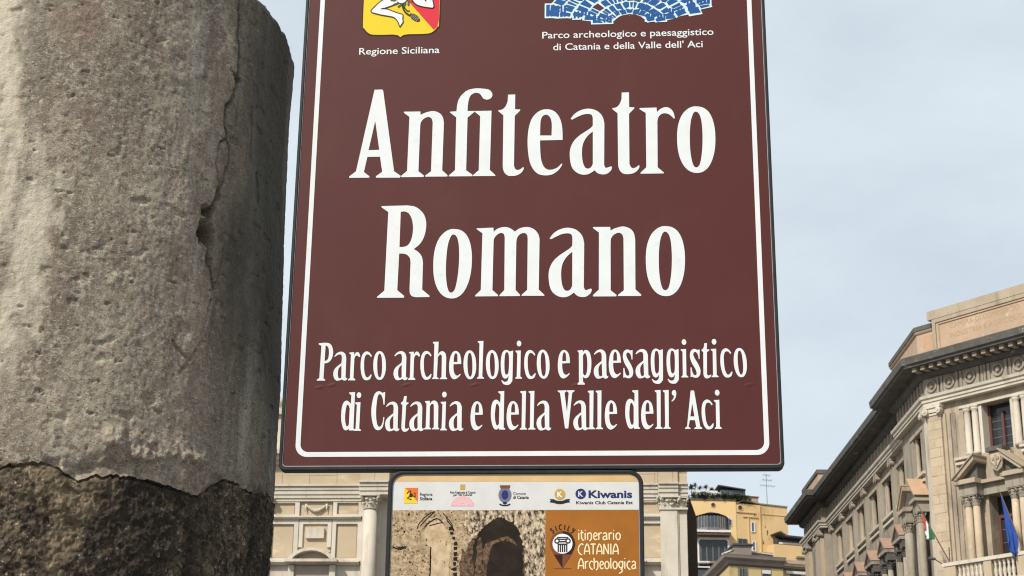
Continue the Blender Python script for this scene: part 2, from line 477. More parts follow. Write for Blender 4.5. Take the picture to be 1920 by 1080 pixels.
# lettering outlines, tenths of a millimetre; third value 1 = corner
GLYPH={
 'A':[[(422,1865,1),(573,1866,1),(594,1840,1),(870,115,1),(1004,15,1),(990,-22,1),(525,-14,1),(520,15,1),(640,108,1),(585,426,1),(338,426,1),(283,110,1),(397,15,1),(390,-12,1),(1,-9,1),(0,20,1),(128,128,1),(414,1822,1)],[(462,1191,1),(564,572,1),(355,568,1)]],
 'n':[[(7,1378,1),(332,1375,1),(340,1301,1),(417,1342),(532,1376),(620,1374),(718,1325),(778,1239),(801,1112,1),(793,119,1),(899,14,1),(896,-13,1),(466,-9,1),(469,15,1),(577,102,1),(581,1137,1),(560,1212),(516,1249),(468,1250),(401,1215),(349,1142),(338,1058,1),(332,107,1),(442,12,1),(433,-15,1),(0,-12,1),(5,19,1),(111,121,1),(120,1263,1),(8,1354,1)]],
 'f':[[(0,1359,1),(126,1365,1),(138,1509),(168,1626),(244,1742),(349,1821),(504,1852),(659,1840),(757,1816),(812,1755),(823,1687),(789,1628),(722,1604),(653,1627),(614,1681),(580,1730),(525,1753),(457,1744),(396,1696),(363,1611),(346,1473),(343,1367,1),(484,1364,1),(484,1350,1),(346,1225,1),(342,111,1),(468,12,1),(463,-15,1),(8,-11,1),(13,14,1),(126,115,1),(125,1234,1),(0,1342,1)]],
 'ij':[[(14,1364,1),(337,1364,1),(324,109,1),(435,-2,1),(425,-18,1),(0,-13,1),(0,6,1),(109,107,1),(117,1250,1),(14,1343,1)]],
 't':[[(183,1702,1),(324,1703,1),(324,1387,1),(424,1378,1),(424,1357,1),(320,1243,1),(316,188,1),(342,126),(380,100),(437,114),(494,160,1),(509,143,1),(494,92),(447,31),(372,-11),(277,-24),(201,-12),(143,36),(108,119),(99,213,1),(98,1258,1),(0,1349,1),(0,1370,1),(77,1389),(134,1448),(172,1542),(180,1617,1)]],
 'e':[[(678,715,1),(672,941),(639,1130),(572,1268),(476,1349),(360,1374),(245,1349),(140,1267),(64,1142),(17,953),(0,723),(12,473),(52,245),(129,88),(225,4),(348,-22),(471,-6),(575,60),(641,141),(673,203,1),(660,223,1),(584,142),(499,103),(414,94),(338,136),(290,220),(260,344),(246,531),(241,713,1)],[(242,817,1),(246,1075),(265,1180),(303,1238),(357,1256),(409,1230),(447,1166),(467,1050),(464,813,1)]],
 'a':[[(13,1158,1),(80,1251),(176,1323),(291,1363),(387,1367),(502,1333),(588,1262),(639,1177),(667,1051,1),(657,178,1),(676,126),(704,116),(751,131),(789,145,1),(808,124,1),(789,63),(741,12),(684,-17),(609,-20),(533,6),(473,68,1),(420,28),(344,-12),(250,-20),(155,12),(70,86),(23,189),(0,334),(0,479),(32,603),(99,717),(194,809),(309,890),(405,961),(443,1013,1),(444,1170,1),(421,1234),(358,1256),(253,1244),(157,1203),(42,1141,1)],[(443,883,1),(357,806),(290,713),(247,599),(232,454),(241,289),(269,175),(307,116),(364,107),(411,141),(440,203,1)]],
 'r':[[(0,1363,1),(328,1366,1),(334,1272,1),(400,1333),(477,1368),(544,1366),(609,1323),(655,1244),(676,1139,1),(659,1122,1),(607,1182),(551,1225),(475,1241),(408,1218),(359,1156),(339,1072,1),(328,109,1),(446,-2,1),(437,-20,1),(0,-19,1),(1,6,1),(112,113,1),(117,1255,1),(0,1337,1)]],
 'o':[[(386,1376),(509,1348),(611,1262),(683,1114),(724,905),(731,676),(711,449),(658,244),(579,92),(474,2),(361,-21),(249,6),(148,89),(67,234),(18,421),(0,648),(9,877),(47,1064),(116,1220),(214,1323),(300,1367)],[(370,1263),(420,1235),(460,1139),(481,993),(488,764),(478,515),(454,310),(422,166),(383,106),(345,96),(308,123),(273,231),(249,416),(242,644),(251,893),(274,1080),(312,1205),(341,1251)]],
 'R':[[(13,1867,1),(514,1874,1),(658,1847),(765,1774),(844,1671),(886,1528),(885,1367),(848,1206),(776,1076),(666,978,1),(753,917),(822,826),(850,706,1),(851,161,1),(995,36,1),(992,12,1),(734,11,1),(658,36),(619,95),(611,174,1),(614,709,1),(596,799),(547,859),(480,886),(390,891,1),(379,157,1),(514,38,1),(510,4,1),(1,8,1),(0,28,1),(134,150,1),(151,1743,1),(19,1841,1)],[(391,1743,1),(471,1748),(548,1706),(605,1604),(636,1451),(634,1290),(604,1149),(550,1060),(476,1026),(391,1022,1)]],
 'm':[[(2,1383,1),(320,1392,1),(331,1308,1),(392,1363),(477,1396),(571,1399),(656,1367),(732,1306,1),(797,1357),(890,1390),(994,1392),(1097,1347),(1173,1255),(1202,1155,1),(1193,136,1),(1301,27,1),(1296,11,1),(870,16,1),(874,36,1),(976,132,1),(977,1158,1),(967,1228),(929,1269),(882,1273),(817,1240),(774,1171),(762,1091,1),(758,135,1),(842,36,1),(839,12,1),(455,13,1),(458,36,1),(546,133,1),(541,1184,1),(526,1254),(488,1279),(441,1276),(376,1227),(339,1167),(330,1107,1),(323,136,1),(430,37,1),(427,13,1),(0,14,1),(1,36,1),(104,139,1),(115,1280,1),(6,1363,1)]],
 'sP':[[(1,703,1),(150,709),(226,679),(267,602),(281,505),(263,409),(224,346),(169,314),(127,311,1),(123,19,1),(157,-6,1),(158,-25,1),(1,-24,1),(0,-5,1),(45,29,1),(54,652,1),(2,679,1)],[(132,655,1),(163,645),(193,593),(203,496),(193,410),(167,366),(128,359,1)]],
 'sa':[[(5,447,1),(49,505),(113,533),(169,523),(208,484),(230,417,1),(233,44,1),(248,15,1),(265,30,1),(258,-8),(213,-28),(165,-3,1),(120,-22),(65,-25),(22,17),(0,93),(9,170),(44,227),(97,274),(145,312,1),(146,427),(125,475),(78,476),(12,432,1)],[(147,268,1),(109,226),(87,169),(87,83),(103,26),(131,16),(154,35,1)]],
 'sr':[[(3,516,1),(92,521,1),(94,469,1),(129,517),(166,520),(195,488),(210,434,1),(188,424,1),(159,453),(123,446),(101,396,1),(100,24,1),(137,-5,1),(134,-24,1),(1,-23,1),(0,-6,1),(34,24,1),(34,474,1),(4,497,1)]],
 'sc':[[(203,441,1),(188,422,1),(159,461),(121,477),(85,452),(66,375),(66,261),(76,146),(102,60),(130,31),(158,41),(202,92,1),(215,78,1),(196,12),(151,-20),(86,-16),(37,51),(9,166),(0,280),(8,405),(37,491),(91,533),(148,519),(190,470)]],
 'so':[[(236,257),(235,164),(222,88),(199,29),(168,-8),(129,-20),(89,-7),(55,30),(28,89),(9,166),(0,259),(2,353),(14,429),(37,488),(68,526),(108,538),(148,525),(182,487),(209,428),(228,351)],[(166,258),(167,158),(161,89),(148,44),(129,29),(108,45),(92,89),(81,159),(74,259),(73,358),(79,428),(92,473),(111,488),(132,472),(148,428),(159,357)]],
 'sh':[[(2,709,1),(109,712,1),(105,469,1),(146,516),(192,525),(239,487),(259,410,1),(259,29,1),(287,1,1),(284,-15,1),(147,-13,1),(150,2,1),(180,30,1),(176,401),(166,449),(138,459),(102,411,1),(94,31,1),(128,2,1),(125,-11,1),(0,-10,1),(3,3,1),(30,31,1),(31,661,1),(3,686,1)]],
 'se':[[(224,276,1),(218,371),(194,466),(149,518),(103,528),(58,500),(21,420),(3,306),(0,211),(13,98),(50,13),(95,-16),(140,-7),(186,30),(222,77,1),(207,85,1),(167,55),(131,59),(98,107),(82,192),(80,271,1)],[(82,315,1),(87,420),(109,480),(131,480),(149,438),(153,314,1)]],
 'sl':[[(5,715,1),(110,720,1),(100,33,1),(135,5,1),(132,-10,1),(0,-9,1),(3,6,1),(34,34,1),(37,667,1),(5,694,1)]],
 'sg':[[(225,527,1),(219,-9),(205,-75),(169,-122),(115,-134),(51,-111),(13,-45,1),(26,-39,1),(59,-68),(96,-74),(128,-55),(144,-8),(149,48,1),(122,1),(77,-11),(40,21),(11,116),(0,258),(7,401),(33,496),(79,538),(124,534),(161,508,1)],[(80,458),(68,353),(68,239),(75,125),(94,68),(121,68),(144,105),(152,238),(152,371),(140,467),(116,495),(94,490)]],
 'si':[[(0,523,1),(97,528,1),(93,28,1),(128,-1,1),(124,-16,1),(0,-15,1),(2,0,1),(27,28,1),(32,475,1),(0,504,1)],[(105,661),(102,640),(93,622),(79,610),(63,606),(47,611),(33,623),(24,641),(20,662),(23,683),(32,701),(46,713),(62,717),(78,713),(92,701),(101,683)]],
 'sp':[[(1,516,1),(96,527,1),(99,483,1),(132,521),(178,520),(223,472),(250,358),(253,235),(240,112),(203,18),(158,-16),(122,-10),(98,15,1),(100,-85,1),(130,-113,1),(130,-138,1),(0,-137,1),(0,-118,1),(25,-84,1),(23,474,1),(1,497,1)],[(99,416,1),(123,458),(150,454),(173,378),(180,245),(171,112),(149,47),(122,41),(100,75,1)]],
 'ss':[[(181,513,1),(175,332,1),(161,332,1),(149,408),(122,456),(90,470),(68,447),(64,409),(85,352),(147,238),(177,162),(187,96),(175,30),(135,-16),(81,-22),(36,-2,1),(5,-12,1),(7,173,1),(25,173,1),(37,97),(60,41),(90,25),(114,46),(114,87),(91,153),(38,248),(8,334),(0,400),(13,476),(50,518),(96,527),(137,507,1),(163,513,1)]],
 'st':[[(52,633,1),(103,639,1),(96,519,1),(143,513,1),(139,496,1),(98,462,1),(87,48,1),(104,19),(135,23),(162,38,1),(165,23,1),(143,-15),(98,-37),(53,-27),(27,20),(23,76,1),(30,463,1),(0,492,1),(0,511,1),(32,539),(48,586,1)]],
 'sn':[[(8,540,1),(94,545,1),(101,492,1),(140,539),(190,548),(237,510),(257,444,1),(262,43,1),(285,19,1),(281,4,1),(149,5,1),(150,20,1),(184,44,1),(173,435),(159,479),(132,483),(102,441,1),(104,44,1),(136,20,1),(133,5,1),(0,6,1),(3,20,1),(35,44,1),(37,493,1),(9,521,1)]],
 'sd':[[(129,715,1),(240,722,1),(238,33,1),(267,9,1),(262,-8,1),(158,-7,1),(151,25,1),(116,-3),(69,6),(34,72),(6,193),(0,325),(12,456),(42,531),(90,559),(137,534),(169,493,1),(174,658,1),(130,697,1)],[(154,408,1),(131,465),(103,478),(84,409),(74,268),(83,156),(105,81),(131,71),(151,108,1)]],
 'sC':[[(243,711,1),(239,475,1),(221,479,1),(204,583),(174,658),(136,677),(110,640),(93,508),(88,358),(100,189),(126,87),(160,59),(196,86),(220,161),(226,241,1),(245,237,1),(236,123),(207,30),(144,-6),(80,22),(36,115),(6,265),(0,415),(21,584),(53,687),(107,731),(162,724),(200,696,1),(221,720,1)]],
 'sV':[[(0,723,1),(166,726,1),(166,709,1),(127,677,1),(172,317,1),(204,677,1),(174,705,1),(174,726,1),(309,727,1),(309,708,1),(268,676,1),(196,7,1),(137,8,1),(45,678,1),(4,705,1)]],
 "s'":[[(10,676),(34,713),(70,713),(89,666),(80,592),(49,531),(7,499,1),(0,512,1),(31,555),(45,605),(15,630)]],
 'sA':[[(120,706,1),(174,707,1),(182,692,1),(273,34,1),(311,3,1),(307,-16,1),(165,-15,1),(169,4,1),(202,25,1),(182,149,1),(89,149,1),(65,26,1),(100,2,1),(98,-14,1),(0,-14,1),(2,5,1),(38,36,1),(114,674,1)],[(141,469,1),(174,219,1),(100,219,1)]],
}
LINE1=[('A', -3580), ('n', -2568), ('f', -1653), ('ij', -1177), ('t', -705), ('e', -131), ('a', 687), ('t', 1512), ('r', 2037), ('o', 2747)]
LINE2=[('R', -2942), ('o', -1895), ('m', -1088), ('a', 291), ('n', 1117), ('o', 2111)]
LINE3=[('sP', -4005), ('sa', -3702), ('sr', -3421), ('sc', -3198), ('so', -2960), ('sa', -2576), ('sr', -2303), ('sc', -2082), ('sh', -1861), ('se', -1545), ('so', -1279), ('sl', -1026), ('so', -863), ('sg', -588), ('si', -317), ('sc', -155), ('so', 78), ('se', 466), ('sp', 830), ('sa', 1127), ('se', 1403), ('ss', 1662), ('sa', 1892), ('sg', 2172), ('sg', 2460), ('si', 2725), ('ss', 2889), ('st', 3105), ('si', 3275), ('sc', 3441), ('so', 3685)]
LINE4=[('sd', -3518), ('si', -3266), ('sC', -2961), ('sa', -2697), ('st', -2418), ('sa', -2250), ('sn', -1982), ('si', -1682), ('sa', -1522), ('se', -1128), ('sd', -756), ('se', -467), ('sl', -225), ('sl', -72), ('sa', 81), ('sV', 463), ('sa', 751), ('sl', 1011), ('sl', 1156), ('se', 1324), ('sd', 1695), ('se', 1982), ('sl', 2233), ('sl', 2379), ("s'", 2537), ('sA', 2770), ('sc', 3075), ('si', 3304)]

# ------------------------------------------------------------------ ground
def build_ground():
    xs = [-3000, -600, -150, -60, -25, -10, 0, 10, 25, 60, 150, 600, 3000]
    ys = [-3000, -600, -150, -50, -15, 0, 8, 20, 40, 70, 110, 150, 180, 210, 240, 300, 600, 1500, 3500]
    mb = MB()
    def z(y):
        return 0.0 if y <= 110 else 22.0 * min(1.0, (y - 110) / 110.0)
    for y in ys:
        for x in xs:
            mb.v.append(Vector((x, y, z(y))))
    n = len(xs)
    for j in range(len(ys) - 1):
        for i in range(n - 1):
            mb.f.append((j * n + i, j * n + i + 1, (j + 1) * n + i + 1, (j + 1) * n + i))
    g = mb.build('ground', M['ground'])
    g['kind'] = 'structure'
build_ground()


# ------------------------------------------------------------------ broken ancient column
def value_noise(p, seed):
    """Smooth 3-D value noise on an (N,3) array, range -1..1."""
    i = np.floor(p).astype(np.int64); f = p - i
    u = f * f * f * (f * (f * 6 - 15) + 10)
    def hsh(a, b, c):
        h = (a * 374761393 + b * 668265263 + c * 1274126177 + seed * 974711) & 0xffffffff
        h = ((h ^ (h >> 13)) * 1274126177) & 0xffffffff
        h = (h ^ (h >> 16)) & 0xffff
        return h / 32767.5 - 1.0
    r = 0
    for dx in (0, 1):
        for dy in (0, 1):
            for dz in (0, 1):
                wgt = (u[:, 0] if dx else 1 - u[:, 0]) * (u[:, 1] if dy else 1 - u[:, 1]) * (u[:, 2] if dz else 1 - u[:, 2])
                r = r + wgt * hsh(i[:, 0] + dx, i[:, 1] + dy, i[:, 2] + dz)
    return r


def fbm(p, oct_, seed, gain=0.5):
    r = 0; a = 1.0
    for o in range(oct_):
        r = r + a * value_noise(p * (2.03 ** o), seed + o); a *= gain
    return r


def polyline_dist(th, z, line, R):
    """Distance in metres on the unrolled surface from each point to a polyline of (degrees, height)."""
    d = np.full(th.shape, 9.0)
    for (a0, z0), (a1, z1) in zip(line[:-1], line[1:]):
        x0, x1 = math.radians(a0) * R, math.radians(a1) * R
        px, pz = th * R - x0, z - z0
        vx, vz = x1 - x0, z1 - z0
        t = np.clip((px * vx + pz * vz) / (vx * vx + vz * vz + 1e-12), 0, 1)
        d = np.minimum(d, np.hypot(px - t * vx, pz - t * vz))
    return d


def column_material(name, lower):
    m = bpy.data.materials.new(name); m.use_nodes = True
    nt = m.node_tree; N, L = nt.nodes, nt.links
    b = N['Principled BSDF']; b.inputs['Roughness'].default_value = 0.92; b.inputs['Specular IOR Level'].default_value = 0.25
    tc = N.new('ShaderNodeTexCoord')
    def noise(scale, detail=8, rough=.6, st=(1, 1, 1), loc=(0, 0, 0)):
        mp = N.new('ShaderNodeMapping'); mp.inputs['Scale'].default_value = st; mp.inputs['Location'].default_value = loc
        L.new(tc.outputs['Object'], mp.inputs['Vector'])
        n = N.new('ShaderNodeTexNoise'); n.inputs['Scale'].default_value = scale
        n.inputs['Detail'].default_value = detail; n.inputs['Roughness'].default_value = rough
        L.new(mp.outputs['Vector'], n.inputs['Vector'])
        return n.outputs['Fac']
    def rng(v, a, b_, c=0.0, d=1.0):
        r = N.new('ShaderNodeMapRange'); r.inputs['From Min'].default_value = a; r.inputs['From Max'].default_value = b_
        r.inputs['To Min'].default_value = c; r.inputs['To Max'].default_value = d
        L.new(v, r.inputs['Value']); return r.outputs['Result']
    def mix(c1, c2, fac, mode='MIX'):
        x = N.new('ShaderNodeMixRGB'); x.blend_type = mode
        for s, c in ((x.inputs['Color1'], c1), (x.inputs['Color2'], c2)):
            if isinstance(c, tuple): s.default_value = (*c, 1)
            else: L.new(c, s)
        if isinstance(fac, float): x.inputs['Fac'].default_value = fac
        else: L.new(fac, x.inputs['Fac'])
        return x.outputs['Color']
    if not lower:
        c = mix((0.215, 0.172, 0.126), (0.40, 0.332, 0.245), rng(noise(7, 10, .72, (1, 1, .4)), .42, .58))
        c = mix(c, (0.19, 0.15, 0.115), rng(noise(34, 9, .78), .49, .57, 0, .72))             # brown freckles
        c = mix(c, (0.46, 0.415, 0.34), rng(noise(70, 8, .8, (1, 1, 1.3)), .52, .59, 0, .72))  # pale grains
        c = mix(c, (0.55, 0.50, 0.40), rng(noise(5.5, 9, .70, (1.3, 1.3, .20), (3, 1, 0)), .53, .63, 0, .65))  # pale runs
        c = mix(c, (0.155, 0.15, 0.125), rng(noise(4.2, 9, .68, (1.6, 1.6, .14), (8, 2, 1)), .52, .62, 0, .6))  # grey-green runs
        c = mix(c, (0.58, 0.50, 0.36), rng(noise(17, 9, .76, (1, 1, 1), (1, 7, 4)), .59, .66, 0, .85))  # lichen
        c = mix(c, (0.11, 0.088, 0.066), rng(noise(120, 5, .8, (1, 1, 2.0), (2, 5, 3)), .54, .61, 0, .85))    # dark flecks
        c = mix(c, (0.60, 0.54, 0.43), rng(noise(150, 5, .8, (1, 1, 2.2), (9, 3, 6)), .575, .64, 0, .9))     # bright flecks
        c = mix(c, (0.20, 0.13, 0.10), rng(noise(9, 8, .74, (1, 1, .6), (6, 6, 2)), .54, .64, 0, .6))         # rusty bloom
        at = N.new('ShaderNodeAttribute'); at.attribute_name = 'patina_shade'
        c = mix(c, (0.060, 0.055, 0.045), rng(at.outputs['Fac'], 0, 1, 0, .86))  # patina plus shade of the right side, painted into the colour
        a2 = N.new('ShaderNodeAttribute'); a2.attribute_name = 'lit_side_tone'
        c = mix(c, (0.62, 0.545, 0.42), rng(a2.outputs['Fac'], .42, .75, 0, .75))  # pale runs plus the sunlit left side, painted into the colour
        bs = ((330, .75, .0028), (110, .6, .0036))
    else:
        c = mix((0.075, 0.057, 0.040), (0.185, 0.140, 0.090), rng(noise(16, 9, .78), .42, .58))
        c = mix(c, (0.028, 0.021, 0.016), rng(noise(48, 9, .82), .46, .55, 0, .94))
        at = N.new('ShaderNodeAttribute'); at.attribute_name = 'patch'
        c = mix(c, mix((0.27, 0.205, 0.125), (0.15, 0.112, 0.07), rng(noise(45, 8, .75), .42, .58)), rng(at.outputs['Fac'], .36, .58, 0, .9))
        c = mix(c, (0.45, 0.37, 0.26), rng(noise(100, 6, .8, (1, 1, 1), (4, 4, 9)), .565, .63, 0, .9))
        a3 = N.new('ShaderNodeAttribute'); a3.attribute_name = 'lit_side_tone'
        c = mix(c, (0.022, 0.018, 0.014), rng(a3.outputs['Fac'], -.75, -.30, .75, 0.0))     # soot, plus the right side's shade painted in
        bs = ((260, .8, .004), (90, .8, .005))
    L.new(c, b.inputs['Base Color'])
    prev = None
    for sc, st, dist in bs:
        bp = N.new('ShaderNodeBump'); bp.inputs['Strength'].default_value = st; bp.inputs['Distance'].default_value = dist
        L.new(noise(sc, 8, .65), bp.inputs['Height'])
        if prev is not None: L.new(prev, bp.inputs['Normal'])
        prev = bp.outputs['Normal']
    L.new(prev, b.inputs['Normal'])
    return m


def build_column():
    R = 0.42
    cx, cy = -0.99454, 3.14657
    root = thing('ancient_column', 'thick broken grey stone column shaft with a long crack beside the brown sign', 'column', (cx, cy, 0))
    # angles: 0 = towards -Y, + towards +X; dense where the stone faces the square
    th = np.radians(np.concatenate([np.linspace(-180, -6, 120, endpoint=False), np.linspace(-6, 104, 560, endpoint=False),
                                    np.linspace(104, 180, 50, endpoint=False)]))
    zz = np.concatenate([np.linspace(0, 1.75, 60, endpoint=False), np.linspace(1.75, 2.93, 600)])
    nt_, nz = len(th), len(zz)
    T, Z = np.meshgrid(th, zz)
    t, z0_ = T.ravel(), Z.ravel()
    joint = [(-180, 2.08), (-60, 2.09), (0, 2.07), (18.5, 2.076), (21.1, 2.083), (24.2, 2.089), (27.5, 2.086), (30.4, 2.079), (32.4, 2.073),
             (35.3, 2.078), (39.3, 2.084), (43.6, 2.084), (48.3, 2.083), (52.1, 2.079), (56.1, 2.078), (59.7, 2.087),
             (62, 2.098), (65.2, 2.110), (69, 2.114), (73.5, 2.111), (79, 2.114), (86, 2.121), (110, 2.12), (180, 2.08)]
    zj = np.interp(np.degrees(t), [a for a, _ in joint], [b for _, b in joint])
    zj = zj + 0.0025 * fbm(np.stack([np.sin(t) * R * 30, -np.cos(t) * R * 30, t * 0 + 60.0], 1), 4, 5, .6)
    zj = zj + 0.0016 * fbm(np.stack([np.sin(t) * R * 120, -np.cos(t) * R * 120, t * 0 + 31.0], 1), 3, 6, .7)
    lower = z0_ < 2.09                               # grid rows bend so that one of them runs along the joint
    z = z0_ + (zj - 2.09) * np.exp(-((z0_ - 2.09) / .12) ** 2)
    P0 = np.stack([np.sin(t) * R, -np.cos(t) * R, z], 1)
    # broad form and weathering
    d = 0.005 * fbm(P0 * np.array([5, 5, 2.2]), 3, 11) + 0.0004 * fbm(P0 * 30, 3, 23, .6) + 0.0006 * fbm(P0 * np.array([150, 150, 110]), 2, 24)
    pit = np.clip(fbm(P0 * np.array([60, 60, 130]), 3, 31, .7) - 1.12, 0, 1); d -= 0.008 * pit
    flake = np.clip(fbm(P0 * np.array([30, 30, 55]), 3, 77) - 0.62, 0, .4); d -= 0.006 * flake
    # crack
    cr1 = [(60.04, 2.93), (60.04, 2.856), (60.3, 2.802), (61.6, 2.77), (61.3, 2.733), (60.5, 2.699), (58.7, 2.671), (58.4, 2.644),
           (59.4, 2.621), (60.4, 2.611), (60.7, 2.59), (59.6, 2.561), (58, 2.527), (56.3, 2.498), (56, 2.468), (56.9, 2.437), (56.9, 2.412), (58.3, 2.383)]
    wob = np.stack([t * R * 45, z * 45, z * 0 + 3], 1)
    wx = t + 0.006 * fbm(wob, 3, 41); wz = z + 0.002 * fbm(wob + 9, 3, 43)
    e = polyline_dist(wx, wz, cr1, R)
    wide = 0.0036 + 0.0060 * np.exp(-((z - 2.458) / 0.026) ** 2) + 0.0022 * np.exp(-((z - 2.51) / 0.03) ** 2)
    d -= 0.034 * np.clip(1 - e / wide, 0, 1) ** 0.5
    d -= 0.004 * np.exp(-(e / 0.010) ** 2)
    for a0, z0, ra, rz, dep in ((55.3, 2.458, .019, .020, .085), (54.8, 2.494, .012, .010, .05), (56.6, 2.425, .010, .012, .05), (61.0, 2.728, .012, .005, .03), (58.2, 2.532, .008, .010, .03)):
        q = np.hypot((wx - math.radians(a0)) * R / ra, (wz - z0) / rz) + .25 * fbm(P0 * 110, 2, 87)
        d -= dep * np.clip(1.15 - q, 0, 1) ** .6
    for ln, dep, wd in (([(62.1, 2.691), (61.8, 2.637), (60.4, 2.615)], .006, .0016),
                        ([(59.3, 2.62), (56.5, 2.608), (56.2, 2.57), (57.5, 2.547)], .008, .002),
                        ([(58.4, 2.735), (60.8, 2.728)], .010, .003),
                        ([(58.3, 2.383), (58.6, 2.33), (57.6, 2.30)], .004, .0013),
                        ([(61.5, 2.46), (60.3, 2.42), (59, 2.39)], .004, .0014),
                        ([(67.6, 2.70), (68.3, 2.61)], .006, .003), ([(71.5, 2.60), (72.2, 2.555)], .008, .004),
                        ([(51.1, 2.242), (55.9, 2.298), (57.2, 2.364)], .004, .003),
                        ([(48.7, 2.285), (52.4, 2.265)], .006, .0025)):
        d -= dep * np.clip(1 - polyline_dist(wx, wz, ln, R) / wd, 0, 1)
    # surface right of the crack sits a little lower
    xa = np.interp(z, sorted(b for _, b in cr1), [a for a, b in sorted(cr1, key=lambda q: q[1])])
    d -= 0.004 / (1 + np.exp(-(np.degrees(t) - xa) / 0.25)) * np.clip((z - 2.30) / .1, 0, 1) * (np.degrees(t) < 130)
    # spall along the joint
    sp = polyline_dist(t, z, [(31.4, 2.078), (35, 2.094), (39, 2.100), (45, 2.094)], R)
    d -= 0.006 * np.exp(-(sp / 0.012) ** 2) * (1 + .5 * fbm(P0 * 60, 3, 65))
    sp2 = polyline_dist(t, z, [(38, 2.128), (46, 2.118), (58, 2.125)], R)
    d += 0.005 * np.exp(-(sp2 / .02) ** 2) * (1 + fbm(P0 * 70, 3, 61))
    d -= 0.007 * np.clip(fbm(P0 * 42, 3, 69, .6) + .15, 0, 1) * np.exp(-((z - zj) / 0.011) ** 2)      # chipped lower edge
    # lower course: set back, rubbly
    dl = -0.0015 + 0.004 * fbm(P0 * 18, 3, 91, .55) + 0.0020 * fbm(P0 * 130, 3, 93, .7) - 0.007 * np.exp(-((zj - z) / 0.0032) ** 2)
    d = np.where(lower, dl + 0.006 * fbm(P0 * np.array([5, 5, 2.2]), 2, 11), d)
    # broken, rounded top rim
    ztop = 2.897 + 0.006 * fbm(np.stack([np.sin(t) * 3, np.cos(t) * 3, t * 0], 1), 3, 17)
    ztop = ztop + 0.004 * fbm(P0 * 40, 3, 19)
    over = np.clip(z - (ztop - 0.024), 0, None)
    over = np.minimum(over, .03)
    d -= 0.9 * over ** 2 / 0.024 + 0.005 * np.clip(over / .02, 0, 1) * fbm(P0 * 50, 3, 29)
    znew = np.minimum(z, ztop)
    rr = R + d
    SC = 1.2692
    V = np.stack([np.sin(t) * rr * SC, -np.cos(t) * rr * SC, 1.6 + (znew - 1.6) * SC], 1).astype(np.float32)   # survey unit to metres
    idx = np.arange(nt_ * nz).reshape(nz, nt_)
    a = idx[:-1, :]; b = np.roll(idx, -1, 1)[:-1, :]; c = np.roll(idx, -1, 1)[1:, :]; e_ = idx[1:, :]
    Q = np.stack([a.ravel(), b.ravel(), c.ravel(), e_.ravel()], 1)
    low_face = lower[Q].sum(1) >= 2
    ang = np.degrees(t)
    patina_shade = (.92 / (1 + np.exp(-(ang - xa - 1) / 1.6)) + .6 / (1 + np.exp(-(ang - 71) / 4))) * np.clip(.9 + .45 * fbm(P0 * np.array([12, 12, 3]), 4, 57), 0, 1.1) * (np.abs(ang - 110) < 60)  # patina mask that also paints shade right of the crack
    patina_shade = patina_shade * np.clip((z - 2.12) / .25, .35, 1)
    patch = 0.40 + 0.5 * fbm(P0 * 11 + 5, 5, 63, .62) + .25 * np.exp(-((z - 2.045) / .025) ** 2) * np.exp(-((ang - 30) / 9) ** 2) - np.clip((ang - 25) / 60, 0, .7)
    side_tone = .62 + .42 * fbm(P0 * np.array([16, 16, 3.0]), 5, 71, .62) + .16 * fbm(P0 * np.array([60, 60, 40]), 3, 73) - np.clip((ang - 12) / 28, 0, 1.2)  # pale streaks, with light falling off left to right painted in
    mats = (column_material('weathered_grey_granite', False), column_material('dark_rubble_masonry', True))
    for nm, sel, mt, attr, val in (('shaft', ~low_face, mats[0], 'patina_shade', patina_shade), ('base_course', low_face, mats[1], 'patch', patch)):
        q = Q[sel]
        used = np.unique(q); remap = np.full(len(V), -1); remap[used] = np.arange(len(used))
        me = bpy.data.meshes.new(nm)
        me.vertices.add(len(used)); me.vertices.foreach_set('co', V[used].ravel())
        me.loops.add(q.size); me.loops.foreach_set('vertex_index', remap[q].ravel().astype(np.int32))
        me.polygons.add(len(q)); me.polygons.foreach_set('loop_start', np.arange(0, q.size, 4, dtype=np.int32))
        me.update(); me.validate()
        me.polygons.foreach_set('use_smooth', np.ones(len(me.polygons), dtype=bool))
        at = me.attributes.new(attr, 'FLOAT', 'POINT')
        at.data.foreach_set('value', val[used].astype(np.float32))
        at = me.attributes.new('lit_side_tone', 'FLOAT', 'POINT')
        at.data.foreach_set('value', side_tone[used].astype(np.float32))
        me.materials.append(mt)
        o = bpy.data.objects.new(nm, me); col.objects.link(o); o.parent = root
    # closing face of the broken top
    tp = MB()
    ring_i = idx[-1]
    for i in ring_i: tp.v.append(Vector((V[i][0] + cx, V[i][1] + cy, V[i][2] - 0.001)))
    tp.v.append(Vector((cx, cy, 3.23)))
    n = len(ring_i)
    tp.f = [(i, (i + 1) % n, n) for i in range(n)]
    tp.build('broken_top', mats[0], root)
build_column()

# ------------------------------------------------------------------ brown sign
SG = Frame(0.039677, 2.940047, 0.9974283, -0.0716715, -0.0716715, -0.9974283)


def glyph_line(mb, line, base, w):
    for k, (ch, s0) in enumerate(line):
        loops = []
        for c in GLYPH[ch]:
            loops.append([((x + s0) * 1e-4, base + y * 1e-4) for x, y in smooth_loop(c)])
        if ch == 'si':                      # stem and dot are separate shapes
            for lp in loops: mb.fill(SG, [lp], w)
        else:
            mb.fill(SG, loops, w)
    return mb


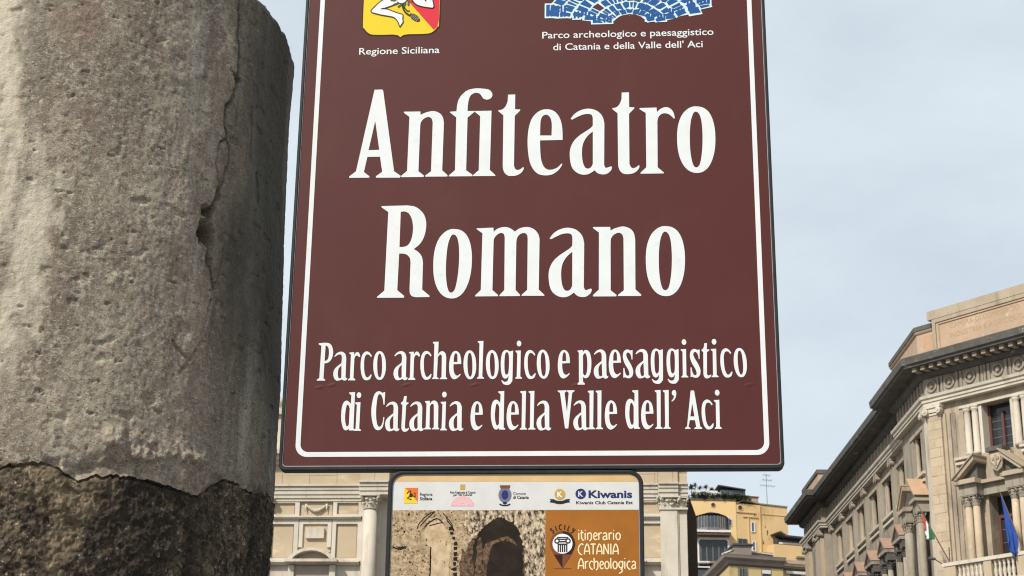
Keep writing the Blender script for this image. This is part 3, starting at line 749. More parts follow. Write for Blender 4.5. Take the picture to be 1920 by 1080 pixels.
def build_sign():
    root = thing('road_sign', 'brown tourist sign reading Anfiteatro Romano in white letters with a white border', 'sign', SG.p(0, 0, -0.075))
    s0, s1, h0, h1 = -0.4625, 0.4525, 2.2795, 3.49
    # folded sheet and edge trim
    MB().prism(SG, rrect(s0 + .004, s1 - .004, h0 + .004, h1 - .004, .007), -0.016, 0.0).build('panel', M['brown'], root)
    tr = MB().ring(SG, rrect(s0, s1, h0, h1, .011), rrect(s0 + .0062, s1 - .0062, h0 + .0075, h1 - .0062, .007), -0.022, 0.0034).build('edge_trim', M['rubber'], root)
    bv = tr.modifiers.new('round', 'BEVEL'); bv.width = 0.0016; bv.segments = 2; bv.limit_method = 'ANGLE'
    MB().ring(SG, rrect(s0 + .0061, s1 - .0061, h0 + .0074, h1 - .0061, .007), rrect(s0 + .0071, s1 - .0071, h0 + .0086, h1 - .0071, .0065), -0.002, 0.0012).build('bright_lip', M['alu'], root)
    MB().ring(SG, rrect(-.4335, .4270, 2.3050, 3.462, .022), rrect(-.4245, .4180, 2.3140, 3.453, .015), 0.0001, 0.0005).build('border_line', M['white'], root)
    # lettering
    glyph_line(MB(), LINE1, 2.8575, .0006).build('lettering', M['white'], root)
    glyph_line(MB(), LINE2, 2.610, .0006).build('lettering', M['white'], root)
    glyph_line(MB(), LINE3, 2.452, .0006).build('lettering', M['white'], root)
    glyph_line(MB(), LINE4, 2.355, .0006).build('lettering', M['white'], root)
    text_into(MB(), SG, 'Regione Siciliana', -.3500, 3.1218, width=.1605, height=.0152, w=.0006, bold=.008).build('caption', M['white'], root)
    text_into(MB(), SG, 'Parco archeologico e paesaggistico', .0140, 3.1490, width=.3365, height=.0152, w=.0006, bold=.008).build('caption', M['white'], root)
    text_into(MB(), SG, "di Catania e della Valle dell' Aci", .0358, 3.1225, width=.2930, height=.0152, w=.0006, bold=.008).build('caption', M['white'], root)
    # rivet heads under the sheet
    rv = []
    for s, h in ((-.395, 2.437), (-.372, 2.441), (-.233, 2.4405), (-.106, 2.4395), (.082, 2.4385), (.395, 2.436)):
        if not rv:                          # shallow dents raised in the sheet, no hard edge
            mb = MB(); nn = 18
            for q in range(6):
                for i in range(nn):
                    a = 2 * math.pi * i / nn
                    mb.v.append(SG.p(s + .0125 * (1 - q / 6) * math.cos(a), h + (.0045 * math.sin(a) + .0025 * math.cos(a)) * (1 - q / 6), .00002 + .0005 * math.sin(q / 5 * math.pi / 2) ** 2))
            for q in range(5):
                for i in range(nn): mb.f.append((q * nn + i, q * nn + (i + 1) % nn, (q + 1) * nn + (i + 1) % nn, (q + 1) * nn + i))
            mb.f.append(tuple(5 * nn + i for i in range(nn)))
            rv.append(mb.build('dent', M['brown'], root, True)); p0 = SG.p(s, h)
        else:
            clone(rv[0], SG.p(s, h) - p0)
    # coat of arms
    cs, ch = -.2685, 3.2560
    def shield(sc):
        pts = [(-.0765, .088, 1), (-.0765, -.060), (-.0735, -.076), (-.062, -.0885), (-.046, -.0912), (-.016, -.0912, 1), (-.006, -.0930), (0, -.0975, 1),
               (.006, -.0930), (.016, -.0912, 1), (.046, -.0912), (.062, -.0885), (.0735, -.076), (.0765, -.060), (.0765, .088, 1), (.04, .091), (0, .088, 1), (-.04, .091)]
        return [(cs + x * sc[0], ch + y * sc[1]) for x, y in smooth_loop(pts)]
    sh = MB().fill(SG, [shield((1.03, 1.025))], .0005).build('coat_of_arms', M['dark_brown_ink'], root)
    MB().fill(SG, [shield((1.0, 1.0))], .0008).build('field', M['yellow_ink'], sh)
    red = [(-.071, .088), (.0755, .088), (.0760, -.060), (.0735, -.0745), (.0665, -.0830)]
    MB().fill(SG, [[(cs + x, ch + y) for x, y in red]], .0011).build('field', M['red_ink'], sh)
    leg = [(-2780, 32450, 1), (-3060, 32430), (-3280, 32215), (-3292, 32172), (-3260, 32140), (-3080, 32085), (-2860, 32035), (-2790, 31985), (-2740, 31905),
           (-2712, 31830), (-2700, 31808, 1), (-2660, 31880), (-2640, 31920), (-2650, 31985), (-2648, 32070), (-2665, 32092, 1), (-2750, 32122), (-2870, 32172),
           (-2970, 32215), (-3100, 32226, 1), (-3020, 32240), (-2900, 32282), (-2700, 32370, 1)]
    base = [((x * 1e-4 - cs), (y * 1e-4 - ch)) for x, y in smooth_loop(leg)]
    for k in range(3):
        a = math.radians(-120 * k); ca, sa = math.cos(a), math.sin(a)
        lp = [(cs + x * ca - y * sa, ch + x * sa + y * ca) for x, y in base]
        gx = sum(p[0] for p in lp) / len(lp); gy = sum(p[1] for p in lp) / len(lp)
        MB().fill(SG, [lp], .0017 + .00005 * k).build('leg', M['white_ink'], sh)
        mb = MB(); ribbon(mb, SG, lp + lp[:1], .0019, .0020 + .00005 * k); mb.build('outline', M['black_ink'], sh)
    hair = MB()
    for k in range(14):
        a = math.radians(200 + k * 26)
        ribbon(hair, SG, smooth_loop([(cs + .010 * math.cos(a), ch - .004 + .012 * math.sin(a)), (cs + .017 * math.cos(a + .3), ch - .004 + .019 * math.sin(a + .3)),
                                      (cs + .024 * math.cos(a), ch - .006 + .026 * math.sin(a))], False), .0032, .0023 + .00002 * k)
    hair.build('hair', M['olive_ink'], sh)
    MB().fill(SG, [ellipse(cs, ch - .004, .0125, .0185, 24)], .0029).build('face', M['white_ink'], sh)
    ft = MB()
    for x, y in ((-.0045, 0), (.0045, 0)): ft.fill(SG, [ellipse(cs + x, ch + y, .0018, .0010, 10)], .0031)
    ribbon(ft, SG, [(cs - .004, ch - .0135), (cs, ch - .0145), (cs + .004, ch - .0135)], .0012, .0031)
    ribbon(ft, SG, [(cs, ch), (cs - .001, ch - .007), (cs + .0015, ch - .008)], .0010, .0031)
    ft.build('features', M['black_ink'], sh)
    wh = MB()
    ribbon(wh, SG, smooth_loop([(-.2665, 3.234), (-.2650, 3.222), (-.2590, 3.212), (-.2480, 3.204)], False), .0032, .0024)
    ribbon(wh, SG, smooth_loop([(-.2640, 3.226), (-.2570, 3.217), (-.2510, 3.216)], False), .0022, .0024)
    wh.fill(SG, [[(-.2410 + .0125 * math.cos(t) * .78 + .0058 * math.sin(t) * .62, 3.2015 - .0125 * math.cos(t) * .62 + .0058 * math.sin(t) * .78)
                  for t in [2 * math.pi * i / 18 for i in range(18)]]], .0024)
    wh.build('wheat_ear', M['black_ink'], sh)
    wg = MB()
    for i in range(5):
        for j in range(3):
            u, v = (i - 2) * .0038, (j - 1) * .0030
            wg.fill(SG, [ellipse(-.2410 + u * .78 + v * .62, 3.2015 - u * .62 + v * .78, .0013, .0010, 8)], .0026)
    wg.build('grain', M['grey_ink'], sh)
    # theatre logo: rows of seats as blue blocks with pale outlines
    lg = MB().fill(SG, [ellipse(.187, 3.196, .0005, .0005, 6)], .0004).build('theatre_logo', M['ice_ink'], root)
    rnd = random.Random(21)
    pale, blue = MB(), MB()
    cx, cy = .187, 3.170
    k = 0
    def cell(r0, r1, a0, a1, jit):
        out = []
        for r, a in ((r0, a0), (r0, (a0 + a1) / 2), (r0, a1), (r1, a1), (r1, (a0 + a1) / 2), (r1, a0)):
            q = math.radians(a)
            out.append((cx + r * 1.28 * math.cos(q) + rnd.uniform(-jit, jit), cy + r * math.sin(q) + rnd.uniform(-jit, jit)))
        return out
    rings = [(.031, .041), (.043, .056), (.058, .073), (.076, .093), (.096, .112), (.115, .131)]
    for i, (r0, r1) in enumerate(rings):
        n = (9, 12, 13, 16, 20, 24)[i]
        lo = (18, 12, 14, 16, 14, 12)[i]
        for j in range(n):
            a0 = lo + (180 - 2 * lo) * j / n; a1 = lo + (180 - 2 * lo) * (j + 1) / n
            if i >= 2 and rnd.random() < .12: continue
            am = (a0 + a1) / 2
            pc = cell(r0 - .0026, r1 + .0026, a0 - .8, a1 + .8, .0008)
            pale.fill(SG, [pc], .0005 + .000004 * k)
            g = (a1 - a0) * .10
            if rnd.random() < .28:
                mid = (a0 + a1) / 2
                blue.fill(SG, [cell(r0 + .0008, r1 - .0008, a0 + g, mid - g * .7, .0012)], .0012 + .000002 * k)
                blue.fill(SG, [cell(r0 + .0008, r1 - .0008, mid + g * .7, a1 - g, .0012)], .0012 + .000002 * k)
            else:
                blue.fill(SG, [cell(r0 + .0004, r1 - .0004, a0 + g, a1 - g, .0022)], .0012 + .000002 * k)
            k += 1
    # end blocks standing on the ground line
    for x0, y0, x1, y1 in ((.113, 3.180, .130, 3.197), (.134, 3.180, .152, 3.197), (.219, 3.183, .236, 3.199), (.240, 3.182, .258, 3.199),
                           (.076, 3.191, .088, 3.208), (.090, 3.196, .110, 3.208), (.021, 3.196, .038, 3.224), (.042, 3.195, .062, 3.222),
                           (.262, 3.196, .276, 3.210), (.280, 3.196, .292, 3.212), (.298, 3.212, .312, 3.232), (.318, 3.217, .346, 3.236)):
        pale.fill(SG, [[(x0 - .0025, y0 - .0025), (x1 + .0025, y0 - .0025), (x1 + .0025, y1 + .0025), (x0 - .0025, y1 + .0025)]], .0005 + .000004 * k)
        nsub = max(1, round((x1 - x0) / .007))
        for q in range(nsub):
            u0 = x0 + (x1 - x0) * q / nsub; u1 = x0 + (x1 - x0) * (q + 1) / nsub
            j = lambda: rnd.uniform(-.001, .001)
            blue.fill(SG, [[(u0 + .0011 + j(), y0 + .001 + j()), ((u0 + u1) / 2, y0 + .0012 + j()), (u1 - .0011 + j(), y0 + .001 + j()), (u1 - .0011 + j(), y1 - .001 + j()), (u0 + .0011 + j(), y1 - .001 + j())]], .0012 + .000002 * k)
        k += 1
    pale.build('pale_outline', M['ice_ink'], lg)
    blue.build('seat_block', M['blue_ink'], lg)
    # post and clamps behind
    pc = SG.p(0, 0, -.075)
    MB().lathe(pc, [(.030, 0), (.030, 3.42), (.026, 3.43)], 20).build('post', M['steel'], root, True)
    MB().lathe(pc, [(.075, 0), (.075, .012), (.036, .02), (.036, .05)], 20).build('post_base', M['steel'], root, True)
    for h in (2.50, 3.25):
        MB().box(SG, -.30, .30, h - .02, h + .02, -.047, -.0150).build('clamp_rail', M['steel'], root)
build_sign()


# ------------------------------------------------------------------ information board below
UNCIAL = {
    'i': (.16, [[(.06, .70), (.06, .02)], [(.05, .93), (.08, .99)]]),
    't': (.24, [[(.09, .98), (.07, .60), (.08, .22), (.14, .03), (.22, -.08)], [(.0, .70), (.20, .73)]]),
    'n': (.38, [[(.05, .72), (.06, .02)], [(.06, .55), (.17, .71), (.28, .62), (.29, .30), (.27, .05), (.17, -.12)]]),
    'h': (.38, [[(.04, 1.02), (.06, .02)], [(.06, .55), (.17, .71), (.28, .62), (.29, .30), (.27, .05), (.17, -.12)]]),
    'e': (.32, [[(.06, .36), (.24, .42), (.26, .60), (.16, .71), (.07, .58), (.05, .34), (.09, .10), (.18, .02), (.28, .10)]]),
    'r': (.27, [[(.05, .72), (.06, .02)], [(.06, .50), (.13, .68), (.25, .70)]]),
    'a': (.38, [[(.06, .60), (.16, .72), (.27, .62), (.28, .35), (.30, .02)], [(.28, .42), (.12, .34), (.05, .16), (.11, .02), (.22, .06), (.28, .20)]]),
    'o': (.38, [[(.18, .72), (.08, .58), (.05, .36), (.09, .12), (.18, .01), (.28, .12), (.32, .36), (.28, .60), (.18, .72)]]),
    'c': (.31, [[(.27, .64), (.17, .72), (.07, .55), (.05, .32), (.10, .12), (.18, .0), (.27, -.06)]]),
    'l': (.15, [[(.06, 1.02), (.05, .5), (.07, .02)]]),
    'g': (.38, [[(.18, .72), (.08, .58), (.05, .40), (.09, .18), (.18, .10), (.28, .20), (.31, .42), (.27, .62), (.18, .72)],
                [(.31, .75), (.31, .40), (.28, .12), (.20, -.02), (.27, -.10), (.24, -.26), (.06, -.42)]]),
    'A': (.46, [[(.04, .0), (.08, .50), (.16, .85), (.22, 1.0)], [(.22, 1.0), (.32, .80), (.38, .45), (.40, .0)], [(.09, .30), (.37, .30)]]),
    'C': (.42, [[(.40, .88), (.28, .99), (.13, .82), (.05, .50), (.09, .20), (.20, .02), (.32, -.03)]]),
    'T': (.38, [[(.0, .92), (.12, .98), (.36, .96)], [(.18, .96), (.18, .0)]]),
    'N': (.46, [[(.06, .0), (.07, .98)], [(.07, .98), (.20, .55), (.38, .02)], [(.38, .02), (.37, 1.0)]]),
    'I': (.18, [[(.08, 1.0), (.08, .0)]]),
    'S': (.34, [[(.28, .86), (.16, .98), (.06, .80), (.14, .58), (.26, .36), (.22, .08), (.08, .02), (.02, .14)]]),
    'L': (.30, [[(.06, 1.0), (.06, .06), (.26, .04)]]),
    'Y': (.36, [[(.04, .98), (.08, .62), (.20, .52), (.30, .66)], [(.31, 1.0), (.30, .40), (.20, .0), (.08, -.06)]]),
}


def uncial(mb, F, body, s0, h0, width, height, w, wd):
    tot = sum(UNCIAL[c][0] for c in body)
    kx = width / tot
    x = s0
    for k, c in enumerate(body):
        for j, st in enumerate(UNCIAL[c][1]):
            pl = smooth_loop([(x + p[0] * kx, h0 + p[1] * height) for p in st], False, 4)
            ribbon(mb, F, pl, wd, w + j * .00003)
        x += UNCIAL[c][0] * kx


def build_board():
    root = thing('information_board', 'dark framed archaeology board with logo strip and ochre itinerary panel below the brown sign', 'board', SG.p(-.03, 1.5, 0))
    B = Frame(SG.o.x, SG.o.y, SG.d.x, SG.d.y, SG.n.x, SG.n.y)
    s0, s1, h0, h1 = -.2595, .2005, 1.56, 2.2778
    MB().prism(B, rrect(s0 + .004, s1 - .004, h0 + .004, h1 - .004, .020), -.014, 0).build('panel', M['board_white'], root)
    fr = MB().ring(B, rrect(s0, s1, h0, h1, .026), rrect(s0 + .0078, s1 - .0078, h0 + .0062, h1 - .0062, .020), -.020, .004).build('frame', M['rubber'], root)
    bv = fr.modifiers.new('round', 'BEVEL'); bv.width = .0018; bv.segments = 2; bv.limit_method = 'ANGLE'
    MB().ring(B, rrect(s0 + .0077, s1 - .0077, h0 + .0061, h1 - .0061, .020), rrect(s0 + .0088, s1 - .0088, h0 + .0072, h1 - .0072, .019), -.002, .0010).build('bright_lip', M['alu'], root)
    a, b = s0 + .0085, s1 - .0085
    top = [p for p in rrect(a, b, h0 + .008, h1 - .0068, .0195) if p[1] > 2.2575]
    MB().fill(B, [[(b, 2.2570)] + top + [(a, 2.2590)]], .0002).build('tan_strip', M['board_strip'], root)
    # printed photograph of the ruins
    ph = MB().fill(B, [[(a, 2.2062), (.0255, 2.2062), (.0255, 1.80), (a, 1.80)]], .0002).build('printed_photograph', M['photo_wall'], root)
    rq = random.Random(8)
    def rag(loop, amp, step=.004):
        """Ragged version of a printed outline."""
        out = []
        n = len(loop)
        for q in range(n):
            a_, b_ = Vector(loop[q]), Vector(loop[(q + 1) % n])
            m_ = max(1, int((b_ - a_).length / step))
            for t in range(m_):
                p = a_.lerp(b_, t / m_)
                out.append((min(max(p.x + rq.uniform(-amp, amp), a), .0253), min(p.y + rq.uniform(-amp, amp), 2.2058)))
        return out
    rough = smooth_loop([(-.118, 2.2060, 1), (.0250, 2.2060, 1), (.0250, 1.85, 1), (-.108, 1.85, 1), (-.110, 2.10), (-.106, 2.15), (-.120, 2.18)])
    MB().fill(B, [rag(rough, .0016)], .0004).build('rough_rock', M['photo_rough'], ph)
    niche = smooth_loop([(-.179, 1.82, 1), (-.180, 2.138, 1), (-.191, 2.150), (-.1925, 2.166), (-.184, 2.180), (-.170, 2.1885), (-.158, 2.181), (-.150, 2.165), (-.143, 2.145), (-.1455, 2.12, 1), (-.1465, 1.82, 1)])
    MB().fill(B, [rag(niche, .0008)], .0006).build('plastered_niche', M['photo_pale'], ph)
    lines_ = MB()
    for pl_, wd_ in (([(-.205, 2.172), (-.200, 2.184), (-.188, 2.197), (-.174, 2.2040)], .0016), ([(-.191, 2.176), (-.182, 2.185), (-.170, 2.1905), (-.158, 2.184)], .0020),
                     ([(-.179, 2.140), (-.1795, 2.10), (-.180, 2.06)], .0022), ([(-.247, 2.139), (-.235, 2.136), (-.225, 2.139)], .0024), ([(-.158, 2.200), (-.146, 2.186), (-.138, 2.168)], .0016)):
        ribbon(lines_, B, rag(smooth_loop(pl_, False), .0007)[:-1], wd_, .0007)
    lines_.build('masonry_line', M['photo_dark'], ph, split=True)
    blocks = MB()
    for q in range(14):
        y = 2.176 - q * .0092; x = -.1480 + .0095 * min(q, 3) / 3
        sz = rq.uniform(.6, 1.15)
        blocks.fill(B, [rag([(x, y), (x + .0065 * sz, y + .001), (x + .0068 * sz, y - .0050 * sz), (x + .0008, y - .0055 * sz)], .0008)], .0008)
    for q in range(40):
        x, y = rq.uniform(a + .004, -.125), rq.uniform(1.95, 2.20)
        if -.195 < x < -.140: continue
        blocks.fill(B, [rag(ellipse(x, y, rq.uniform(.001, .0035), rq.uniform(.0008, .002), 7), .0006)], .00075)
    blocks.build('dark_joint', M['photo_dark'], ph, split=True)
    jamb2 = smooth_loop([(-.128, 1.82, 1), (-.126, 2.11), (-.116, 2.13), (-.106, 2.152), (-.098, 2.160), (-.086, 2.168), (-.060, 2.172), (-.035, 2.165), (-.018, 2.14), (-.010, 2.10), (-.012, 1.82, 1)])
    MB().fill(B, [rag(jamb2, .0022)], .0008).build('dim_rock', M['photo_brown'], ph)
    dark = smooth_loop([(-.104, 1.82, 1), (-.103, 2.115, 1), (-.100, 2.152), (-.088, 2.172), (-.066, 2.190), (-.048, 2.191), (-.030, 2.180), (-.018, 2.152), (-.014, 2.11), (-.016, 1.82, 1)])
    MB().fill(B, [rag(dark, .0024)], .0010).build('dark_passage', M['photo_dark'], ph)
    vault = smooth_loop([(-.083, 2.140), (-.070, 2.149), (-.050, 2.157), (-.036, 2.155), (-.024, 2.140), (-.036, 2.148), (-.052, 2.150), (-.070, 2.140), (-.078, 2.10), (-.082, 2.06), (-.086, 2.10)])
    MB().fill(B, [rag(vault, .0010)], .0012).build('vault_edge', M['photo_brown'], ph)
    jamb = smooth_loop([(-.0985, 1.82, 1), (-.0985, 2.110, 1), (-.0960, 2.148), (-.0910, 2.156), (-.0870, 2.145), (-.0860, 2.11, 1), (-.0860, 1.82, 1)])
    MB().fill(B, [rag(jamb, .0012)], .0013).build('stone_jamb', M['photo_brown'], ph)
    # ochre panel
    oc = MB().fill(B, [[(.0255, 2.2062), (b, 2.2062), (b, 1.80), (.0255, 1.80)]], .0002).build('ochre_panel', M['board_orange'], root)
    cx, cy = .0558, 2.1452
    drop = lambda sx: smooth_loop([(cx, 2.1018, 1), (cx + sx * .0145, 2.124), (cx + sx * .0215, 2.139), (cx + sx * .0220, 2.149), (cx + sx * .0165, 2.1615), (cx + sx * .008, 2.1668), (cx, 2.1680, 1)])
    pin = MB().fill(B, [drop(-1)], .0006).build('map_pin', M['mid_brown_ink'], root)
    MB().fill(B, [drop(1)], .0006).build('pin_half', M['dark_brown_ink'], pin)
    MB().fill(B, [[(cx, 2.1018), (cx - .0155, 2.1260), (cx, 2.1260)]], .0008).build('pin_half', M['dark_brown_ink'], pin)
    MB().fill(B, [[(cx, 2.1018), (cx + .0155, 2.1260), (cx, 2.1260)]], .0008).build('pin_half', M['mid_brown_ink'], pin)
    MB().fill(B, [ellipse(cx, cy, .0178, .0178, 32)], .0010).build('pin_disc', M['white_ink'], pin)
    ic = MB()
    ic.fill(B, [[(cx - .0105, cy + .0122), (cx + .0105, cy + .0122), (cx + .0095, cy + .0102), (cx - .0095, cy + .0102)]], .0012)
    ribbon(ic, B, smooth_loop([(cx - .0115, cy + .0088), (cx, cy + .0078), (cx + .0115, cy + .0088)], False), .0022, .0012)
    for sx in (-1, 1):
        ribbon(ic, B, [(cx + sx * (.0098 + .0038 * math.cos(t)), cy + .0050 + .0038 * math.sin(t)) for t in [2 * math.pi * i / 16 for i in range(17)]], .0024, .00125)
    ribbon(ic, B, [(cx - .0060, cy + .0036), (cx + .0060, cy + .0036)], .0026, .0012)
    ribbon(ic, B, [(cx - .0088, cy - .0010), (cx + .0088, cy - .0010)], .0026, .0012)
    for q in range(5):
        x = cx - .0075 + q * .00375
        ribbon(ic, B, [(x, cy - .001), (x, cy - .0150)], .0023, .00122)
    ic.build('column_icon', M['black_ink'], pin)
    MB().fill(B, [ellipse(cx, 2.1012, .0165, .0011, 20)], .0004).build('pin_shadow_print', M['mid_brown_ink'], pin)
    sic = MB()
    for k, ch in enumerate('SICILY'):
        ang = math.radians(128 - k * 15.2)
        rx, ry = math.cos(ang), math.sin(ang)
        for j, st in enumerate(UNCIAL[ch][1]):
            pl = []
            for px, py in smooth_loop(st, False, 4):
                u, v = (px - UNCIAL[ch][0] / 2) * .0140, .0255 + py * .0090
                pl.append((cx + rx * v + ry * u, cy + ry * v - rx * u))
            ribbon(sic, B, pl, .0019, .0006 + j * .00003)
    sic.build('lettering', M['dark_brown_ink'], root)
    for body, x, y, wd, ht in (('itinerario', .0830, 2.1520, .0770, .0178), ('CATANIA', .0825, 2.1262, .0735, .0190), ('Archeologica', .0825, 2.1005, .1045, .0190)):
        mb = MB(); uncial(mb, B, body, x, y, wd, ht, .0006, .0022); mb.build('lettering', M['cream_ink'], root)
    # logo strip
    l1 = MB().fill(B, [[(-.2300, 2.2470), (-.2055, 2.2470), (-.2055, 2.2185), (-.2300, 2.2185)]], .0004).build('region_logo', M['yellow_ink'], root)
    MB().fill(B, [[(-.2290, 2.2470), (-.2055, 2.2470), (-.2055, 2.2215)]], .0006).build('red_half', M['orange_ink'], l1)
    tri = MB()
    for k in range(3):
        an = math.radians(100 + 120 * k); p0 = (-.2178, 2.2335)
        p1 = (p0[0] + .0085 * math.cos(an), p0[1] + .0085 * math.sin(an))
        p2 = (p1[0] + .008 * math.cos(an + 2.1), p1[1] + .008 * math.sin(an + 2.1))
        ribbon(tri, B, [p0, p1, p2], .0022, .0008 + k * .00004)
    tri.fill(B, [ellipse(-.2178, 2.2335, .0032, .0038, 12)], .0010)
    tri.build('emblem', M['black_ink'], l1)
    text_into(MB(), B, 'Regione', -.2015, 2.2325, width=.0225, height=.0058, w=.0004, bold=.008).build('caption', M['black_ink'], root)
    text_into(MB(), B, 'Siciliana', -.2015, 2.2245, width=.0225, height=.0058, w=.0004, bold=.022).build('caption', M['black_ink'], root)
    text_into(MB(), B, 'Polo Regionale di Catania', -.1240, 2.2365, width=.0460, height=.0042, w=.0004, bold=.012, align='C').build('caption', M['black_ink'], root)
    text_into(MB(), B, 'per i Siti Culturali', -.1240, 2.2322, width=.0335, height=.0040, w=.0004, bold=.012, align='C').build('caption', M['black_ink'], root)
    text_into(MB(), B, 'Comune', -.0330, 2.2335, width=.0225, height=.0056, w=.0004).build('caption', M['black_ink'], root)
    text_into(MB(), B, 'di Catania', -.0330, 2.2265, width=.0280, height=.0056, w=.0004, bold=.020).build('caption', M['black_ink'], root)
    MB().fill(B, [[(-.1288, 2.2530), (-.1200, 2.2530), (-.1200, 2.2432), (-.1288, 2.2432)]], .0004).build('small_square', M['gold_ink'], root)
    fan = MB().fill(B, [ellipse(-.1242, 2.2135, .0205, .0180, 30, 0, 180)], .0004).build('fan_logo', M['pink_ink'], root)
    fl = MB()
    for r in (.16, .30, .46, .64, .82):
        ribbon(fl, B, ellipse(-.1242, 2.2137, .0205 * r, .0180 * r, 22, 4, 176), .0010, .0006)
    for k in range(1, 9):
        an = math.radians(20 * k)
        ribbon(fl, B, [(-.1242 + .0205 * .3 * math.cos(an), 2.2137 + .018 * .3 * math.sin(an)), (-.1242 + .0203 * math.cos(an), 2.2137 + .0178 * math.sin(an))], .0009, .00062)
    fl.build('fan_line', M['board_white'], fan)
    coat = MB().fill(B, [ellipse(-.0478, 2.2335, .0118, .0142, 24)], .0004).build('city_arms', M['slate_ink'], root)
    cr = MB().fill(B, [[(-.0560, 2.2455), (-.0398, 2.2455), (-.0382, 2.2512), (-.0574, 2.2512)]], .0006)
    cr.build('crown', M['mid_brown_ink'], coat)
    MB().fill(B, [ellipse(-.0478, 2.2335, .0062, .0085, 16)], .0006).build('inner_field', M['navy_ink'], coat)
    rb = MB(); ribbon(rb, B, smooth_loop([(-.0575, 2.2172), (-.0535, 2.2150), (-.0478, 2.2145), (-.042, 2.2150), (-.0382, 2.2172)], False), .0026, .0004)
    rb.fill(B, [ellipse(-.0478, 2.2190, .004, .0022, 10)], .0006)
    rb.build('ribbon', M['black_ink'], coat)
    # gold and blue roundels
    g = MB().fill(B, [ellipse(.0510, 2.2345, .0096, .0096, 28)], .0006).build('gold_roundel', M['gold_ink'], root)
    text_into(MB(), B, 'K', .0510, 2.2295, height=.0100, w=.0008, bold=.03, align='C').build('letter', M['white_ink'], g)
    rb = MB()
    ribbon(rb, B, smooth_loop([(.0370, 2.2235), (.0440, 2.2205), (.0510, 2.2195), (.0580, 2.2205), (.0650, 2.2235)], False), .0058, .0004)
    for sx in (-1, 1):
        rb.fill(B, [[(.051 + sx * .0115, 2.2250), (.051 + sx * .0185, 2.2262), (.051 + sx * .0165, 2.2232), (.051 + sx * .0185, 2.2200), (.051 + sx * .0115, 2.2190)]], .00045)
    rb.build('ribbon', M['black_ink'], g)
    bl = MB().fill(B, [ellipse(.0882, 2.2352, .0094, .0094, 28)], .0006).build('blue_roundel', M['navy_ink'], root)
    text_into(MB(), B, 'K', .0882, 2.2303, height=.0098, w=.0008, bold=.03, align='C').build('letter', M['board_white'], bl)
    text_into(MB(), B, 'Kiwanis', .1022, 2.2280, width=.0780, height=.0138, w=.0004, bold=.030).build('lettering', M['navy_ink'], root)
    text_into(MB(), B, 'Kiwanis Club Catania Est', .0800, 2.2165, width=.1010, height=.0056, w=.0004, bold=.018).build('lettering', M['black_ink'], root)
    for h in (1.75, 2.10):
        MB().box(SG, -.16, .10, h - .018, h + .018, -.047, -.0135).build('clamp_rail', M['steel'], root)
build_board()

# ------------------------------------------------------------------ leafy capital
def capital(c, F, r, h0, h1, name, m, parent, half=False, seed=1):
    """Corinthian capital: bell, two rows of curled leaves, corner scrolls, abacus."""
    rn = random.Random(seed)
    H = h1 - h0
    o = MB().lathe(c, [(r * 1.12, h0 - H * .05), (r * 1.12, h0), (r, h0 + .02 * H), (r * 1.05, h0 + .5 * H), (r * 1.3, h0 + .86 * H)], 14).build(name, m, parent, True)
    lv = MB()
    for row, (n, b, t, out) in enumerate(((8, .02, .42, 1.36), (8, .20, .72, 1.52))):
        for k in range(n):
            a = 2 * math.pi * (k + .5 * row) / n
            e = Vector((math.cos(a), math.sin(a), 0)); u = Vector((-e.y, e.x, 0))
            wd = r * .36
            rows = [(r * 1.02, h0 + b * H, wd), (r * 1.12, h0 + (b + (t - b) * .6) * H, wd * 1.1), (r * out, h0 + t * H, wd * .8), (r * (out + .10), h0 + (t - .10) * H, wd * .4)]
            vs = []
            for q, h, x in rows:
                p = Vector((c.x, c.y, h))
                vs += [p + e * q - u * x, p + e * (q + r * .10), p + e * q + u * x]
            fs = []
            for i in range(3):
                fs += [(3 * i, 3 * i + 1, 3 * i + 4, 3 * i + 3), (3 * i + 1, 3 * i + 2, 3 * i + 5, 3 * i + 4)]
            lv.add(vs, fs)
    lv.build('leaf_row', m, o)
    sc = MB()
    for sx in (-1, 1):
        for sw in (-1, 1):
            p = c + F.d * (sx * r * 1.28) + F.n * (sw * r * 1.28)
            q = c + F.d * (sx * r * 1.05) + F.n * (sw * r * 1.05)
            ax = (F.d * sx - F.n * sw).normalized() * r * .16
            pc = Vector((p.x, p.y, h0 + .80 * H))
            sc.tube(pc - ax, pc + ax, r * .30, 10)
            sc.tube(Vector((q.x, q.y, h0 + .55 * H)), pc, r * .12, 6)
    sc.build('scroll', m, o, split=True)
    ab = MB()
    L = Frame(c.x, c.y, F.d.x, F.d.y, F.n.x, F.n.y)
    ab.box(L, -r * 1.55, r * 1.55, h0 + .90 * H, h1, -r * 1.55, r * 1.55)
    ab.build('abacus', m, o)
    return o


